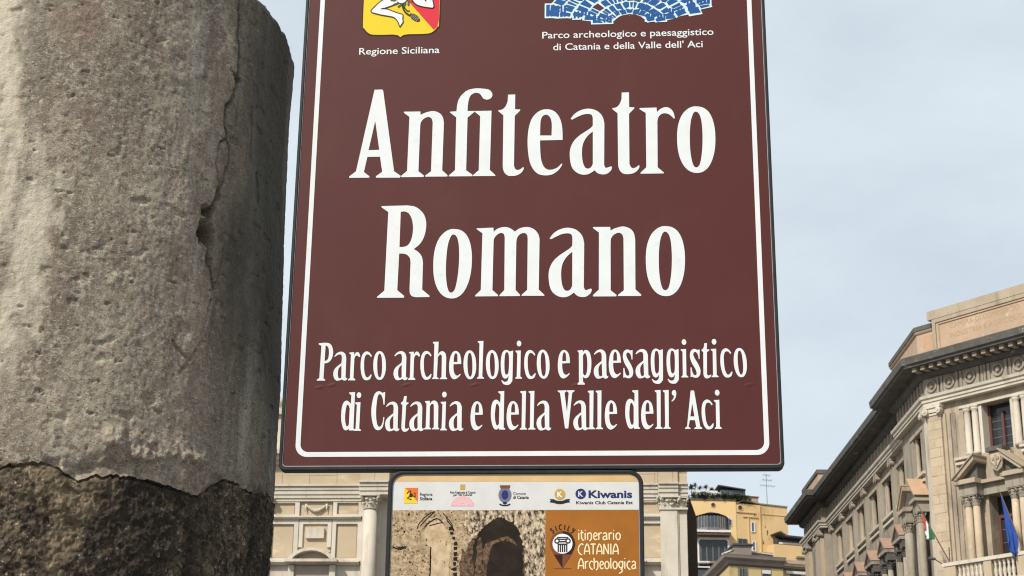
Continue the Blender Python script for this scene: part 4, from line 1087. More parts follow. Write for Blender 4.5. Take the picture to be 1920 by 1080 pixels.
# ------------------------------------------------------------------ church behind the sign (survey at 1:1.4)
def build_church():
    CF = Frame(-1.26095, 70.0, 0.9974283, -0.0716715, -0.0716715, -0.9974283)
    K = 1.4
    def bx(mb, s0, s1, h0, h1, w0, w1):
        return mb.box(CF, s0 * K, s1 * K, 1.6 + (h0 - 1.6) * K, 1.6 + (h1 - 1.6) * K, w0 * K, w1 * K)
    def H(h): return 1.6 + (h - 1.6) * K
    root = thing('church', 'pale stone church front with columns and tan panels behind the two signs', 'church', CF.p(-.6, 0, -3))
    st, tn, gr = M['church_stone'], M['church_tan'], M['church_grey']
    mir = lambda s: -.84 - s
    G0 = 1.6 - 1.6 / K           # survey height of the ground
    # body, wings, roof
    b = MB(); bx(b, -6.95, -2.85, G0, 13.3, -1.2, -.06); bx(b, 2.01, 6.22, G0, 13.3, -1.2, -.06); bx(b, -2.85, 2.01, G0, 13.3, -1.6, -.55)
    b.build('wall', st, root, split=True)
    n = MB()
    n.prism(CF, [(-6.4 * K, 0), (6.0 * K, 0), (6.0 * K, H(12.1)), (6.30 * K, H(12.1)), (-.4 * K, H(15.5)), (-6.8 * K, H(12.1)), (-6.4 * K, H(12.1))], -26 * K, -1.25 * K)
    n.build('nave', M['church_dark'], root)
    sd = MB()
    sd.prism(CF, [(6.0 * K, 0), (6.62 * K, 0), (6.62 * K, H(11.9)), (6.34 * K, H(12.75)), (6.0 * K, H(12.75))], -9 * K, -1.3 * K)
    sd.build('side_aisle', M['church_dark'], root)
    up = MB(); bx(up, -3.7, 2.86, 13.7, 17.6, -1.2, -.1)
    up.build('upper_storey', st, root)
    gb = MB().prism(CF, [(-4.0 * K, H(17.6)), (3.16 * K, H(17.6)), (-.42 * K, H(19.4))], -1.2 * K, .15 * K)
    gb.build('gable', st, root)
    # entablature
    e = MB()
    for s0, s1, w in ((-6.98, -3.62, .10), (-3.62, -2.72, .62), (1.88, 2.78, .62), (2.78, 5.42, .10), (5.42, 6.02, .26), (6.02, 6.32, .18), (-2.72, 1.88, .05)):
        for a, c_, p in ((12.25, 12.36, 0), (12.362, 12.49, .035), (12.492, 12.60, .07), (12.602, 12.65, .13)):
            bx(e, s0, s1, a, c_, -.5, w + p)
    e.build('architrave', st, root)
    f = MB()
    for s0, s1, w in ((-6.97, -3.62, .06), (-3.62, -2.72, .58), (1.88, 2.78, .58), (2.78, 5.42, .06), (5.42, 6.02, .22), (6.02, 6.30, .14), (-2.72, 1.88, .02)):
        k = 0; s = s0
        while s < s1 - .05:                                   # courses of tan blocks
            e1 = min(s + (.85 if s1 - s0 > 1 else .45), s1)
            for row, (a, c_) in enumerate(((12.652, 12.97), (12.974, 13.298))):
                o = MB(); bx(o, s + .004, e1 - .004, a, c_, -.4, w - .004 * ((k + row) % 3)); o.build('frieze_block', tn, root)
            k += 1; s = e1
    f = MB()
    for s0, s1, w in ((-7.0, -3.62, .10), (-3.62, -2.72, .62), (1.88, 2.78, .62), (2.78, 5.42, .10), (5.42, 6.02, .26), (6.02, 6.32, .18), (-2.72, 1.88, .06)):
        for a, c_, p in ((13.30, 13.42, .08), (13.422, 13.56, .28), (13.562, 13.70, .42)):
            bx(f, s0 - p * .2, s1 + p * .2, a, c_, -.5, w + p)
    f.build('cornice', st, root)
    # attic with ball finials
    at = MB()
    for s0, s1 in ((-6.9, -3.72), (2.88, 6.15)):
        bx(at, s0, s1, 13.7, 14.92, -.6, -.05)
        bx(at, s0 - .05, s1 + .05, 14.922, 15.04, -.65, .08)
    at.build('attic', st, root, split=True)
    for s in (-6.42, mir(-6.42)):
        c = CF.p(s * K, 0, -.25 * K)
        MB().lathe(c, [(.26, H(15.04)), (.26, H(15.10)), (.12, H(15.16)), (.10, H(15.24)), (.20, H(15.32)), (.22, H(15.40)), (.16, H(15.48)), (.05, H(15.54)), (.01, H(15.60))], 14).build('finial', st, root, True)
    # side bays
    for side in (0, 1):
        m = (lambda s: s) if side == 0 else mir
        def mbx(mb, s0, s1, h0, h1, w0, w1):
            a, c_ = sorted((m(s0), m(s1))); return bx(mb, a, c_, h0, h1, w0, w1)
        # string courses, strips
        o = MB()
        for h0, h1, w in ((11.60, 11.645, .10), (11.647, 11.69, .15), (10.215, 10.27, .10), (10.272, 10.32, .16)):
            mbx(o, -6.50, -3.62, h0, h1, -.05, w)
        mbx(o, -6.50, -3.62, 12.16, 12.245, -.05, .06)
        o.build('string_course', st, root, split=True)
        o = MB()
        for s0, s1 in ((-6.50, -6.36), (-5.68, -5.54), (-4.50, -4.38), (-3.72, -3.58)):
            mbx(o, s0, s1, 10.322, 11.598, -.05, .035); mbx(o, s0, s1, 11.692, 12.158, -.05, .035)
        for s0, s1 in ((-6.36, -5.68), (-4.38, -3.72)):
            mbx(o, s0, s1, 10.322, 10.42, -.05, .033); mbx(o, s0, s1, 11.46, 11.598, -.05, .033)
            mbx(o, s0, s1, 11.692, 11.76, -.05, .033); mbx(o, s0, s1, 12.11, 12.158, -.05, .033)
        o.build('strip', st, root, split=True)
        for s0, s1, h0, h1 in ((-6.33, -5.71, 10.44, 11.44), (-4.35, -3.75, 10.44, 11.44), (-6.33, -5.71, 11.775, 12.10), (-4.35, -3.75, 11.775, 12.10), (-5.50, -4.54, 11.72, 12.12)):
            o = MB(); mbx(o, s0, s1, h0, h1, -.055, -.035); o.build('panel', tn, root)
        # central tablet above the pediment
        o = MB(); mbx(o, -5.50, -4.54, 10.60, 11.56, -.055, -.03); fld = o.build('tablet_field', tn, root)
        o = MB()
        mbx(o, -5.52, -5.40, 10.75, 11.58, -.05, .03); mbx(o, -4.64, -4.52, 10.75, 11.58, -.05, .03); mbx(o, -5.40, -4.64, 11.46, 11.58, -.05, .03)
        o.build('tablet_frame', st, fld)
        o = MB(); mbx(o, -5.30, -4.74, 11.02, 11.34, -.04, .07); o.build('tablet', st, fld)
        # garland
        o = MB()
        pts = [(-5.34 + .64 * i / 14, 12.06 - .19 * math.sin(math.pi * i / 14)) for i in range(15)]
        for i in range(14):
            (x0, y0), (x1, y1) = pts[i], pts[i + 1]
            rr = .022 + .035 * math.sin(math.pi * (i + .5) / 14)
            o.tube(CF.p(m(x0) * K, H(y0), .03 * K), CF.p(m(x1) * K, H(y1), .03 * K), rr * K, 8)
        for x in (-5.34, -4.70):
            o.tube(CF.p(m(x) * K, H(12.08), .03 * K), CF.p(m(x) * K, H(11.84), .03 * K), .035 * K, 7, .012 * K)
        o.build('garland', st, root, True)
        # curved pediment over a niche
        arc = [(-5.06 + .80 * math.cos(math.radians(a)), 10.05 + .64 * math.sin(math.radians(a))) for a in range(155, 24, -6)]
        outer = [(m(x) * K, H(y)) for x, y in arc]
        inner = [(m(-5.06 + (x + 5.06) * .86) * K, H(10.05 + (y - 10.05) * .86)) for x, y in arc]
        MB().prism(CF, outer + inner[::-1], -.05 * K, .34 * K).build('curved_pediment', st, root)
        MB().prism(CF, inner + [(inner[-1][0], H(10.25)), (inner[0][0], H(10.25))], -.05 * K, .06 * K).build('tympanum', gr, root)
        o = MB(); mbx(o, -5.86, -4.26, 10.26, 10.345, -.05, .36); o.build('pediment_ledge', st, root)
        o = MB(); mbx(o, -5.60, -4.52, 7.2, 10.19, -.055, .02); o.build('niche_back', gr, root)
        o = MB(); mbx(o, -5.78, -5.60, 7.2, 10.19, -.05, .10); mbx(o, -4.52, -4.34, 7.2, 10.19, -.05, .10); o.build('niche_jamb', st, root, split=True)
        # giant column with leafy capital, pilaster behind
        c = CF.p(m(-3.29) * K, 0, .36 * K)
        MB().lathe(c, [(.245 * K, 0), (.245 * K, .5), (.30 * K, .5), (.30 * K, .8), (.235 * K, 1.0), (.235 * K, H(5)), (.212 * K, H(9.5)), (.200 * K, H(11.80))], 24).build('column_shaft', st, root, True)
        capital(c, CF, .20 * K, H(11.85), H(12.246), 'capital', st, root, seed=3 + side)
        o = MB(); mbx(o, -3.58, -3.02, G0, 12.24, -.06, .08); o.build('pilaster', st, root)
        # corner pilaster
        o = MB(); mbx(o, -6.86, -6.50, G0, 11.84, -.06, .16); o.build('pilaster', st, root)
        c = CF.p(m(-6.62) * K, 0, -.02 * K)
        capital(c, CF, .20 * K, H(11.86), H(12.246), 'capital', st, root, seed=5 + side)
    # right corner: paired pilasters with capitals
    o = MB(); bx(o, 5.47, 5.98, G0, 11.84, -.05, .20); o.build('corner_pilaster', st, root)
    o = MB(); bx(o, 5.985, 6.27, G0, 11.84, -.4, .12); o.build('corner_pilaster', st, root)
    o = MB(); bx(o, 5.44, 6.30, 11.842, 11.90, -.4, .24); o.build('corner_collar', st, root)
    for s, w in ((5.57, .03), (5.84, .03), (6.12, -.04)):
        capital(CF.p(s * K, 0, w * K), CF, .135 * K, H(11.91), H(12.246), 'capital', st, root, seed=int(s * 10))
    # upper order, mostly hidden by the sign
    for s in (-3.35, -1.75, .91, 2.51):
        o = MB(); bx(o, s - .20, s + .20, 13.7, 16.75, -.12, .06); o.build('upper_pilaster', st, root)
        o = MB(); bx(o, s - .25, s + .25, 16.751, 17.0, -.12, .12); o.build('upper_capital', st, root)
    o = MB(); bx(o, -3.72, 2.88, 17.001, 17.25, -.12, .12); o.build('upper_architrave', st, root)
    o = MB(); bx(o, -3.85, 3.0, 17.36, 17.598, -.3, .34); o.build('upper_cornice', st, root)
    wv = MB(); bx(wv, -1.0, .16, 14.3, 16.2, -.12, -.06); wv = wv.build('upper_window', M['glass'], root)
    o = MB(); bx(o, -1.15, -1.001, 14.2, 16.35, -.12, .04); bx(o, .161, .31, 14.2, 16.35, -.12, .04); bx(o, -1.0, .16, 16.201, 16.35, -.12, .04); bx(o, -1.25, .41, 14.05, 14.199, -.12, .10)
    o.build('window_surround', st, wv, split=True)
    o = MB()
    for s in (-2.55, 1.71): bx(o, s - .38, s + .38, 14.4, 16.3, -.12, -.075)
    o.build('upper_panel', tn, root, split=True)
    o = MB(); bx(o, -1.55, .71, 8.2, 11.2, -.56, -.51); o.build('centre_panel', tn, root)
    o = MB(); bx(o, -1.9, 1.06, 6.9, 7.2, -.56, -.2); o.build('door_cornice', st, root)
    # centre door bay
    o = MB(); bx(o, -1.6, .76, G0, 6.5, -.56, -.50); o.build('door', M['mahogany'], root)
build_church()


# ------------------------------------------------------------------ corner palace on the right
PL = Frame(15.12562, 58.06217, 0.0131856, 0.9999131, -0.9999131, 0.0131856)      # long side, s runs away
PR = Frame(15.12562, 58.06217, 0.6184084, -0.7858569, -0.7858569, -0.6184084)    # front, s runs towards us


def build_palace():
    root = thing('corner_palace', 'monumental sandstone palace with dark projecting cornice beyond the brown sign', 'building', PL.p(4, 0, -5))
    ST, BK, DK, PE, GY = M['pal_stone'], M['pal_block'], M['pal_dark'], M['pal_peach'], M['pal_grey']
    REC = -.35
    # walls
    w = MB()
    w.box(PR, 0.0, 14.0, 0, 10.6, -.9, 0)
    w.box(PR, 0.0, 1.30, 10.6, 18.6, -.9, 0); w.box(PR, 4.28, 14.0, 10.6, 18.6, -.9, 0)
    w.box(PR, 1.30, 2.21, 10.6, 13.90, -.9, -.002); w.box(PR, 3.31, 4.28, 10.6, 13.90, -.9, -.002)
    w.box(PR, 1.30, 4.28, 13.90, 15.42, -.9, -.004)
    w.box(PR, 1.30, 1.44, 15.42, 17.17, -.9, -.002); w.box(PR, 4.14, 4.28, 15.42, 17.17, -.9, -.002)
    w.box(PR, 1.30, 4.28, 17.17, 18.6, -.9, -.003)
    w.box(PR, 1.44, 2.16, 15.42, 17.17, -.9, -.28); w.box(PR, 3.42, 4.14, 15.42, 17.17, -.9, -.28)
    w.build('front_wall', ST, root)
    core = MB()
    core.box(PL, .2, 27.3, 0, 18.9, -14, -1.25)
    core.box(PR, -.2, 14.0, 0, 18.9, -9, -.95)
    core.build('core', M['pal_dark'], root, split=True)

    # side wall: solid below, piers between windows above
    bays = [6.5, 9.35, 12.15, 14.95, 17.65, 20.4]
    hw = 1.0
    sw = MB()
    sw.box(PL, 0.02, 4.6, 0, 10.6, -1.2, 0); sw.box(PL, 4.6, 22.6, 0, 10.6, -1.2, REC); sw.box(PL, 22.6, 27.7, 0, 18.6, -1.2, 0)
    for a, b_, base in ((0.02, 4.6, 0), (4.6, 22.6, REC)):
        sw.box(PL, a, b_, 13.55, 15.25, -1.2, base - .003)
        sw.box(PL, a, b_, 17.15, 18.6, -1.2, base - .002)
    edges = [0.02] + [2.3 - .62, 2.3 + .62] + [4.6]
    for i in range(0, len(edges), 2):
        sw.box(PL, edges[i], edges[i + 1], 10.6, 13.55, -1.2, -.004); sw.box(PL, edges[i], edges[i + 1], 15.25, 17.15, -1.2, -.004)
    edges = [4.6]
    for c in bays: edges += [c - hw, c + hw]
    edges += [22.6]
    for i in range(0, len(edges), 2):
        sw.box(PL, edges[i], edges[i + 1], 10.6, 13.55, -1.2, REC - .004); sw.box(PL, edges[i], edges[i + 1], 15.25, 17.15, -1.2, REC - .004)
    sw.build('side_wall', GY, root)

    # entablature carried round the building
    plan, outs = [], []
    def add(F, s, ww): q = F.p(s, 0, ww); plan.append(q)
    nL, nR, dL = PL.n.copy(), PR.n.copy(), PL.d.copy()
    add(PL, 27.7, -3.0); outs.append(dL)
    add(PL, 27.7, 0); outs.append(nL)
    add(PL, 22.6, 0); outs.append(-dL)
    add(PL, 22.6, REC); outs.append(nL)
    add(PL, 4.6, REC); outs.append(dL)
    add(PL, 4.6, 0); outs.append(nL)
    plan.append(PR.p(0, 0, 0)); outs.append(nR)
    plan.append(PR.p(14.0, 0, 0))
    def ent(name, prof, m):
        return MB().sweep(plan, prof, outs).build(name, m, root)
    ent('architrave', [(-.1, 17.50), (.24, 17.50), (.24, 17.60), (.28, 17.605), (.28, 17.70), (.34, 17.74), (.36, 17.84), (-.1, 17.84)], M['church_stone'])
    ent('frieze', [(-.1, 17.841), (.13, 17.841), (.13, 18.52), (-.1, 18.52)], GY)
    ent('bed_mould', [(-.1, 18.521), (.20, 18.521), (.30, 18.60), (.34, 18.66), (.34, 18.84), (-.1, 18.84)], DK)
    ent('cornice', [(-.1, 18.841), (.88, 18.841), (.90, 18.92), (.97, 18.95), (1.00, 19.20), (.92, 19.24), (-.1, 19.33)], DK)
    # dentil blocks under the cornice
    proto = None
    def blocks(F, s0, s1, step, base, m):
        nonlocal proto
        first = None
        s = s0
        while s < s1:
            if first is None:
                first = MB().box(F, s - .085, s + .085, 18.69, 18.8405, base + .33, base + .76).build('cornice_bracket', m, root); p0 = F.p(s, 0)
            else:
                clone(first, F.p(s, 0) - p0)
            s += step
    blocks(PR, .02, 5.6, .375, 0, M['pal_grey'])
    # frieze: ring ornaments between upright triglyphs
    trig = ring = None
    for s in (.284, 1.065, 1.967, 3.136, 4.0, 4.85):
        if ring is None:
            mb = MB()
            circ = lambda r: [(s + r * math.cos(2 * math.pi * i / 20), 18.20 + r * math.sin(2 * math.pi * i / 20)) for i in range(20)]
            mb.ring(PR, circ(.23), circ(.17), .125, .185)
            mb.disc(PR, s, 18.20, .07, .125, .20, 12, .11)
            ring = mb.build('rosette', GY, root); rp = PR.p(s, 0)
        else:
            clone(ring, PR.p(s, 0) - rp)
    def trig_row(F, ss, base):
        first = None
        for s in ss:
            if first is None:
                mb = MB()
                for k in (-1, 1): mb.box(F, s + k * .075 - .05, s + k * .075 + .05, 17.86, 18.50, base + .12, base + .185)
                first = mb.build('triglyph', GY, root); p0 = F.p(s, 0)
            else:
                clone(first, F.p(s, 0) - p0)
    trig_row(PR, (.66, 1.50, 2.40, 2.68, 3.57, 4.43), 0)
    trig_row(PL, (.35, .85, 1.35, 1.85, 2.35, 2.85, 3.35, 3.85, 4.3), 0)
    trig_row(PL, [5.2 + .68 * i for i in range(26)], REC)
    trig_row(PL, (22.9, 23.6, 24.3, 25.0, 25.7, 26.4, 27.1), 0)

    # attic
    at = MB()
    low = [(-.3, 19.30), (.30, 19.30), (.30, 20.19), (-.3, 20.19)]
    pl2 = [PL.p(4.35, 0, 0), PR.p(0, 0, 0), PR.p(.62, 0, 0)]
    MB().sweep(pl2, low, [nL, nR]).build('attic_low', PE, root)
    MB().sweep(pl2, [(-.35, 20.191), (.33, 20.191), (.37, 20.25), (.37, 20.30), (-.35, 20.30)], [nL, nR]).build('attic_coping', PE, root)
    MB().sweep(pl2, [(-.35, 20.301), (.40, 20.301), (.40, 20.47), (-.35, 20.47)], [nL, nR]).build('attic_cap', DK, root)
    mb = MB(); mb.box(PR, .20, .62, 19.42, 20.06, .29, .325); mb.build('attic_panel', M['tile_lit'], root)
    hi = MB()
    hi.box(PR, .621, 9.0, 19.30, 20.60, -.6, .30); hi.build('attic_high', PE, root)
    hi = MB(); hi.box(PR, .45, 9.0, 20.601, 20.93, -.65, .36); hi.build('attic_band', ST, root)
    hi = MB()
    hi.box(PR, .66, .80, 19.30, 20.58, .29, .37); hi.box(PR, .801, 9.0, 20.44, 20.58, .29, .37)
    hi.build('attic_frame', ST, root)
    hi = MB(); hi.box(PR, .81, .92, 19.30, 20.43, .29, .335); hi.box(PR, .921, 9.0, 20.36, 20.435, .29, .335); hi.build('attic_frame', PE, root)
    text_into(MB(), PR, 'CAMERA DI COMMERCIO', 1.395, 20.09, width=2.95, height=.20, w=.3035).build('inscription_letter', M['pal_letter'], root, split=True)
    text_into(MB(), PR, 'INDUSTRIA E AGRICOLTURA', 1.365, 19.74, width=3.55, height=.20, w=.3035).build('inscription_letter', M['pal_letter'], root, split=True)
    # parapet along the side
    pp = MB(); pp.box(PL, 4.36, 22.8, 19.30, 20.12, -.9, -.35); pp.build('parapet', PE, root)
    pp = MB(); pp.box(PL, 4.36, 22.8, 20.121, 20.31, -.95, -.30); pp.build('parapet_coping', GY, root)
    pp = MB(); pp.box(PL, 22.9, 27.6, 19.30, 20.30, -1.5, .12); pp.build('end_parapet', PE, root)
    pp = MB(); pp.box(PL, 22.85, 27.65, 20.301, 20.50, -1.55, .18); pp.build('end_coping', M['pal_dark'], root)

    # corner pilaster, block by block
    rn = random.Random(4)
    h = 8.2; k = 0
    while h < 17.05:
        hh = .335
        top = min(h + hh, 17.10)
        split = (.50, .28)[k % 2] if k % 3 else None
        cuts = [.03, split, .62] if split else [.03, .62]
        for a, b_ in zip(cuts[:-1], cuts[1:]):
            MB().box(PR, a + .004, b_ - .004, h + .004, top - .004, -.05, .20 + rn.uniform(-.008, .008)).build('stone_block', BK, root)
        h += hh; k += 1
    for a, b_, ww in ((.63, .76, .13), (.77, .92, .08), (.93, 1.10, .035)):
        MB().box(PR, a, b_, 8.0, 17.10, -.05, ww).build('pilaster_strip', ST, root)
    MB().box(PL, .02, .30, 8.0, 17.10, -.05, .17).build('pilaster_strip', M['church_stone'], root)
    MB().box(PL, .31, .55, 8.0, 17.10, -.05, .10).build('pilaster_strip', GY, root)
    # Ionic capitals
    def ionic(F, s0, s1, base, proud, m, hb=17.10):
        mb = MB()
        mb.box(F, s0 - .06, s1 + .06, hb + .26, 17.499, base - .05, base + proud + .10)
        mb.box(F, s0 - .01, s1 + .01, hb + .10, hb + .258, base - .05, base + proud + .06)
        mb.box(F, s0 - .01, s1 + .01, hb, hb + .07, base - .05, base + proud + .03)
        for s in (s0 + .015, s1 - .015):
            mb.disc(F, s, hb + .14, .115, base + proud - .02, base + proud + .15, 16)
            mb.disc(F, s, hb + .14, .045, base + proud + .14, base + proud + .18, 10)
        return mb.build('ionic_capital', m, root)
    ionic(PR, .03, .62, 0, .20, M['church_stone'])
    ionic(PL, .02, .42, 0, .15, M['church_stone'])
    ionic(PR, 4.90, 5.60, 0, .20, M['church_stone'])
    MB().box(PR, 4.90, 5.60, 8.0, 17.10, -.05, .20).build('pilaster', BK, root)
    # side pilasters with round capitals
    fp = fc = None
    for s in (5.02, 7.88, 10.75, 13.6, 16.3, 19.0, 21.84):
        if fp is None:
            mb = MB(); mb.box(PL, s - .18, s + .18, 8.0, 17.14, REC - .05, REC + .13); mb.box(PL, s - .30, s + .30, 8.0, 17.14, REC - .05, REC + .05)
            fp = mb.build('side_pilaster', GY, root)
            mb = MB(); mb.box(PL, s - .27, s + .27, 17.36, 17.499, REC - .05, REC + .22)
            for q in (-.19, .19): mb.tube(PL.p(s + q, 17.26, REC - .02), PL.p(s + q, 17.26, REC + .24), .105, 12)
            mb.box(PL, s - .20, s + .20, 17.14, 17.355, REC - .05, REC + .17)
            fc = mb.build('side_capital', GY, root); p0 = PL.p(s, 0)
        else:
            clone(fp, PL.p(s, 0) - p0); clone(fc, PL.p(s, 0) - p0)
    for s0, s1 in ((22.8, 24.2), (26.4, 27.6)):
        MB().box(PL, s0, s1, 8.0, 17.10, -.05, .18).build('end_pilaster', BK, root)
        mb = MB(); mb.box(PL, s0 - .06, s1 + .06, 17.34, 17.499, -.05, .28); mb.box(PL, s0 - .02, s1 + .02, 17.10, 17.338, -.05, .22)
        mb.tube(PL.p(s0, 17.22, -.02), PL.p(s0, 17.22, .32), .12, 12); mb.tube(PL.p(s1, 17.22, -.02), PL.p(s1, 17.22, .32), .12, 12)
        mb.build('end_capital', GY, root)
    MB().box(PL, 24.7, 25.9, 15.3, 16.9, -.05, .012).build('side_window', M['glass'], root)

    # windows of the long side
    def side_window(c, base, cols, hw=1.0):
        fl = MB().box(PL, c - hw, c + hw, 15.25, 17.15, base - .32, base - .29).build('side_window', M['glass'], root)
        fr = MB()
        for s in (c - hw + .05, c, c + hw - .05): fr.box(PL, s - .04, s + .04, 15.25, 17.15, base - .29, base - .25)
        fr.box(PL, c - hw, c + hw, 16.45, 16.52, base - .291, base - .255)
        fr.build('window_frame', M['mahogany'], fl, split=True)
        # paired colonnettes at each jamb
        for q in cols:
            o = MB()
            cc = PL.p(c + q, 0, base - .14)
            o.lathe(cc, [(.11, 15.46), (.11, 15.54), (.085, 15.58), (.075, 16.85), (.10, 16.92), (.10, 17.00)], 12)
            o.build('colonnette', ST, root, True)
        o = MB()
        o.box(PL, c - 1.02, c + 1.02, 17.001, 17.149, base - .25, base + .03)
        o.build('lintel', ST, root)
        o = MB()
        o.box(PL, c - 1.05, c + 1.05, 15.36, 15.46, base - .3, base + .10); o.box(PL, c - .98, c + .98, 15.10, 15.20, base - .02, base + .08)
        o.build('sill', M['church_stone'], root, split=True)
    for c in bays: side_window(c, REC, (-.88, .62, .88))
    side_window(2.3, 0, (-.45, .45), .62)
    # lower storey of the long side: gabled windows
    for c in bays:
        base = REC
        g = MB().prism(PL, [(c - .62, 13.98), (c, 14.42), (c + .62, 13.98)], base + .02, base + .38).build('gable_back', DK, root)
        o = MB()
        for sx in (-1, 1):
            o.prism(PL, [(c + sx * .70, 13.93), (c, 14.42), (c, 14.52), (c + sx * .80, 13.96)], base, base + .46)
        o.build('gable_slab', M['tile'], g, split=True)
        o = MB(); o.box(PL, c - .78, c + .78, 13.80, 13.928, base, base + .44); o.build('gable_ledge', GY, g)
        o = MB(); o.box(PL, c - .74, c - .30, 13.50, 13.798, base, base + .36); o.box(PL, c + .30, c + .74, 13.50, 13.798, base, base + .36); o.build('gable_block', DK, g, split=True)
        for sx in (-.52, .52):
            cc = PL.p(c + sx, 0, base + .20)
            capital(cc, PL, .115, 13.16, 13.499, 'leafy_capital', DK, root, seed=int(c * 7) + int(sx * 10))
            MB().lathe(cc, [(.17, 10.62), (.17, 10.72), (.125, 10.78), (.110, 13.14)], 12).build('side_column', GY, root, True)
        MB().box(PL, c - .5, c + .5, 10.7, 13.3, base - .55, base - .52).build('side_window', M['glass'], root)

    # aedicule with broken pediment: front, then the corner bay of the side
    def aedicule(F, c, m, roof, q_=1.0):
        hwid = .52
        # lower door-window
        wn_ = MB().box(F, c - hwid, c + hwid, 10.6, 13.90, -.50, -.46).build('balcony_window', M['glass'], root)
        o = MB()
        for s in (c - hwid + .045, c - .10, c + .10, c + hwid - .045): o.box(F, s - .045, s + .045, 10.6, 13.25, -.46, -.40)
        o.box(F, c - hwid, c + hwid, 13.15, 13.26, -.461, -.395)
        o.build('casement', M['mahogany'], wn_, split=True)
        o = MB()
        for q in (11.4, 11.85, 12.3, 12.75): o.box(F, c - hwid + .09, c + hwid - .09, q, q + .018, -.462, -.448)
        o.build('glazing_bar', M['lead'], wn_, split=True)
        o = MB()
        for sx in (-1, 1): a, b_ = sorted((c + sx * (hwid + .001), c + sx * (hwid + .22))); o.box(F, a, b_, 10.6, 13.90, -.45, .06)
        o.build('jamb', m, root, split=True)
        # paired columns
        for q in (-1.10, -.78, .78, 1.10):
            cc = F.p(c + q, 0, .42 * q_)
            MB().lathe(cc, [(.19, 10.62), (.19, 10.72), (.15, 10.80), (.135, 11.0), (.132, 12.2), (.118, 13.52)], 16).build('front_column', BK if m is not GY else GY, root, True)
            capital(cc, F, .118, 13.55, 13.899, 'leafy_capital', GY, root, seed=int(abs(q) * 100))
        o = MB()
        o.box(F, c - 1.32, c - .58, 13.90, 14.28, -.05, .62 * q_); o.box(F, c + .58, c + 1.32, 13.90, 14.28, -.05, .62 * q_)
        o.box(F, c - .579, c + .579, 13.902, 14.278, -.05, .22 * q_)
        o.build('entablature_block', GY, root, split=True)
        o = MB(); o.box(F, c - 1.42, c - .52, 14.281, 14.40, -.05, .78 * q_); o.box(F, c + .52, c + 1.42, 14.281, 14.40, -.05, .78 * q_); o.box(F, c - .519, c + .519, 14.283, 14.398, -.05, .40 * q_)
        o.box(F, c - 1.36, c - .56, 14.401, 14.46, -.05, .70 * q_); o.box(F, c + .56, c + 1.36, 14.401, 14.46, -.05, .70 * q_)
        o.build('pediment_ledge', ST, root, split=True)
        for sx in (-1, 1):
            p = MB().prism(F, [(c + sx * 1.30, 14.461), (c + sx * .58, 14.461), (c + sx * .58, 15.05)], -.05, .50 * q_).build('pediment_field', DK, root)
            MB().prism(F, [(c + sx * 1.46, 14.47), (c + sx * .52, 15.22), (c + sx * .52, 15.05), (c + sx * 1.28, 14.45)], -.04, .76 * q_).build('raking_slab', ST, p)
            MB().prism(F, [(c + sx * 1.50, 14.475), (c + sx * .50, 15.28), (c + sx * .50, 15.225), (c + sx * 1.46, 14.472)], -.03, .82 * q_).build('raking_cover', roof, p)
        return
    aedicule(PR, 2.77, ST, ST)
    aedicule(PL, 2.3, GY, M['tile_lit'], .72)
    # shield between the pediment halves
    c = 2.95
    sh = MB().prism(PR, [(c - .28, 15.28), (c + .28, 15.28), (c + .29, 14.95), (c + .20, 14.70), (c, 14.58), (c - .20, 14.70), (c - .29, 14.95)], .05, .42).build('stone_shield', GY, root)
    MB().prism(PR, [(c - .20, 15.20), (c + .20, 15.20), (c + .20, 14.95), (c, 14.68), (c - .20, 14.95)], .415, .47).build('shield_field', M['pal_block'], sh)
    MB().box(PR, c - .33, c + .33, 15.285, 15.44, .05, .52).build('shield_top', DK, sh)
    o = MB()
    for q in (-.10, .10): o.disc(PR, c + q, 15.02, .055, .465, .50, 10)
    o.box(PR, c - .04, c + .04, 14.78, 15.15, .465, .495)
    o.build('charge', GY, sh)
    MB().box(PR, c - .42, c + .42, 14.40, 15.285, -.05, .20).build('shield_pedestal', ST, sh)

    # upper window of the front
    wn_ = MB().box(PR, 2.20, 3.38, 15.42, 17.165, -.50, -.46).build('front_window', M['glass'], root)
    o = MB()
    o.box(PR, 2.20, 2.30, 15.42, 17.165, -.46, -.38); o.box(PR, 3.28, 3.38, 15.42, 17.165, -.46, -.38); o.box(PR, 2.73, 2.83, 15.42, 16.88, -.46, -.38)
    o.build('casement', M['mahogany'], wn_, split=True)
    o = MB()
    for h in (15.70, 15.98, 16.28, 16.56): o.box(PR, 2.301, 3.279, h, h + .02, -.459, -.445)
    o.build('glazing_bar', M['lead'], wn_, split=True)
    for a, b_ in ((2.07, 2.20), (3.38, 3.51)): MB().box(PR, a, b_, 15.42, 17.165, -.5, -.02).build('jamb', M['church_stone'], root)
    for s in (1.59, 1.92, 3.63, 3.96):
        MB().lathe(PR.p(s, 0, -.02), [(.15, 15.42), (.15, 15.52), (.125, 15.57), (.115, 16.9), (.105, 17.0), (.14, 17.04), (.145, 17.10), (.105, 17.105), (.16, 17.12), (.16, 17.168)], 16).build('colonnette', M['church_stone'], root, True)
    o = MB(); o.box(PR, 1.28, 4.30, 17.172, 17.26, -.3, .045); o.build('lintel', M['church_stone'], root)
    o = MB(); o.box(PR, 1.00, 1.90, 15.33, 15.42, -.05, .14); o.box(PR, 3.70, 4.60, 15.33, 15.42, -.05, .14); o.build('sill', M['church_stone'], root, split=True)
    o = MB(); o.box(PR, 1.02, 1.86, 15.16, 15.25, -.05, .11); o.box(PR, 3.74, 4.58, 15.16, 15.25, -.05, .11); o.build('sill', M['church_stone'], root, split=True)

    # balcony
    sl = MB().box(PR, 1.02, 4.55, 10.45, 10.66, -.02, 1.36).build('balcony', M['church_stone'], root)
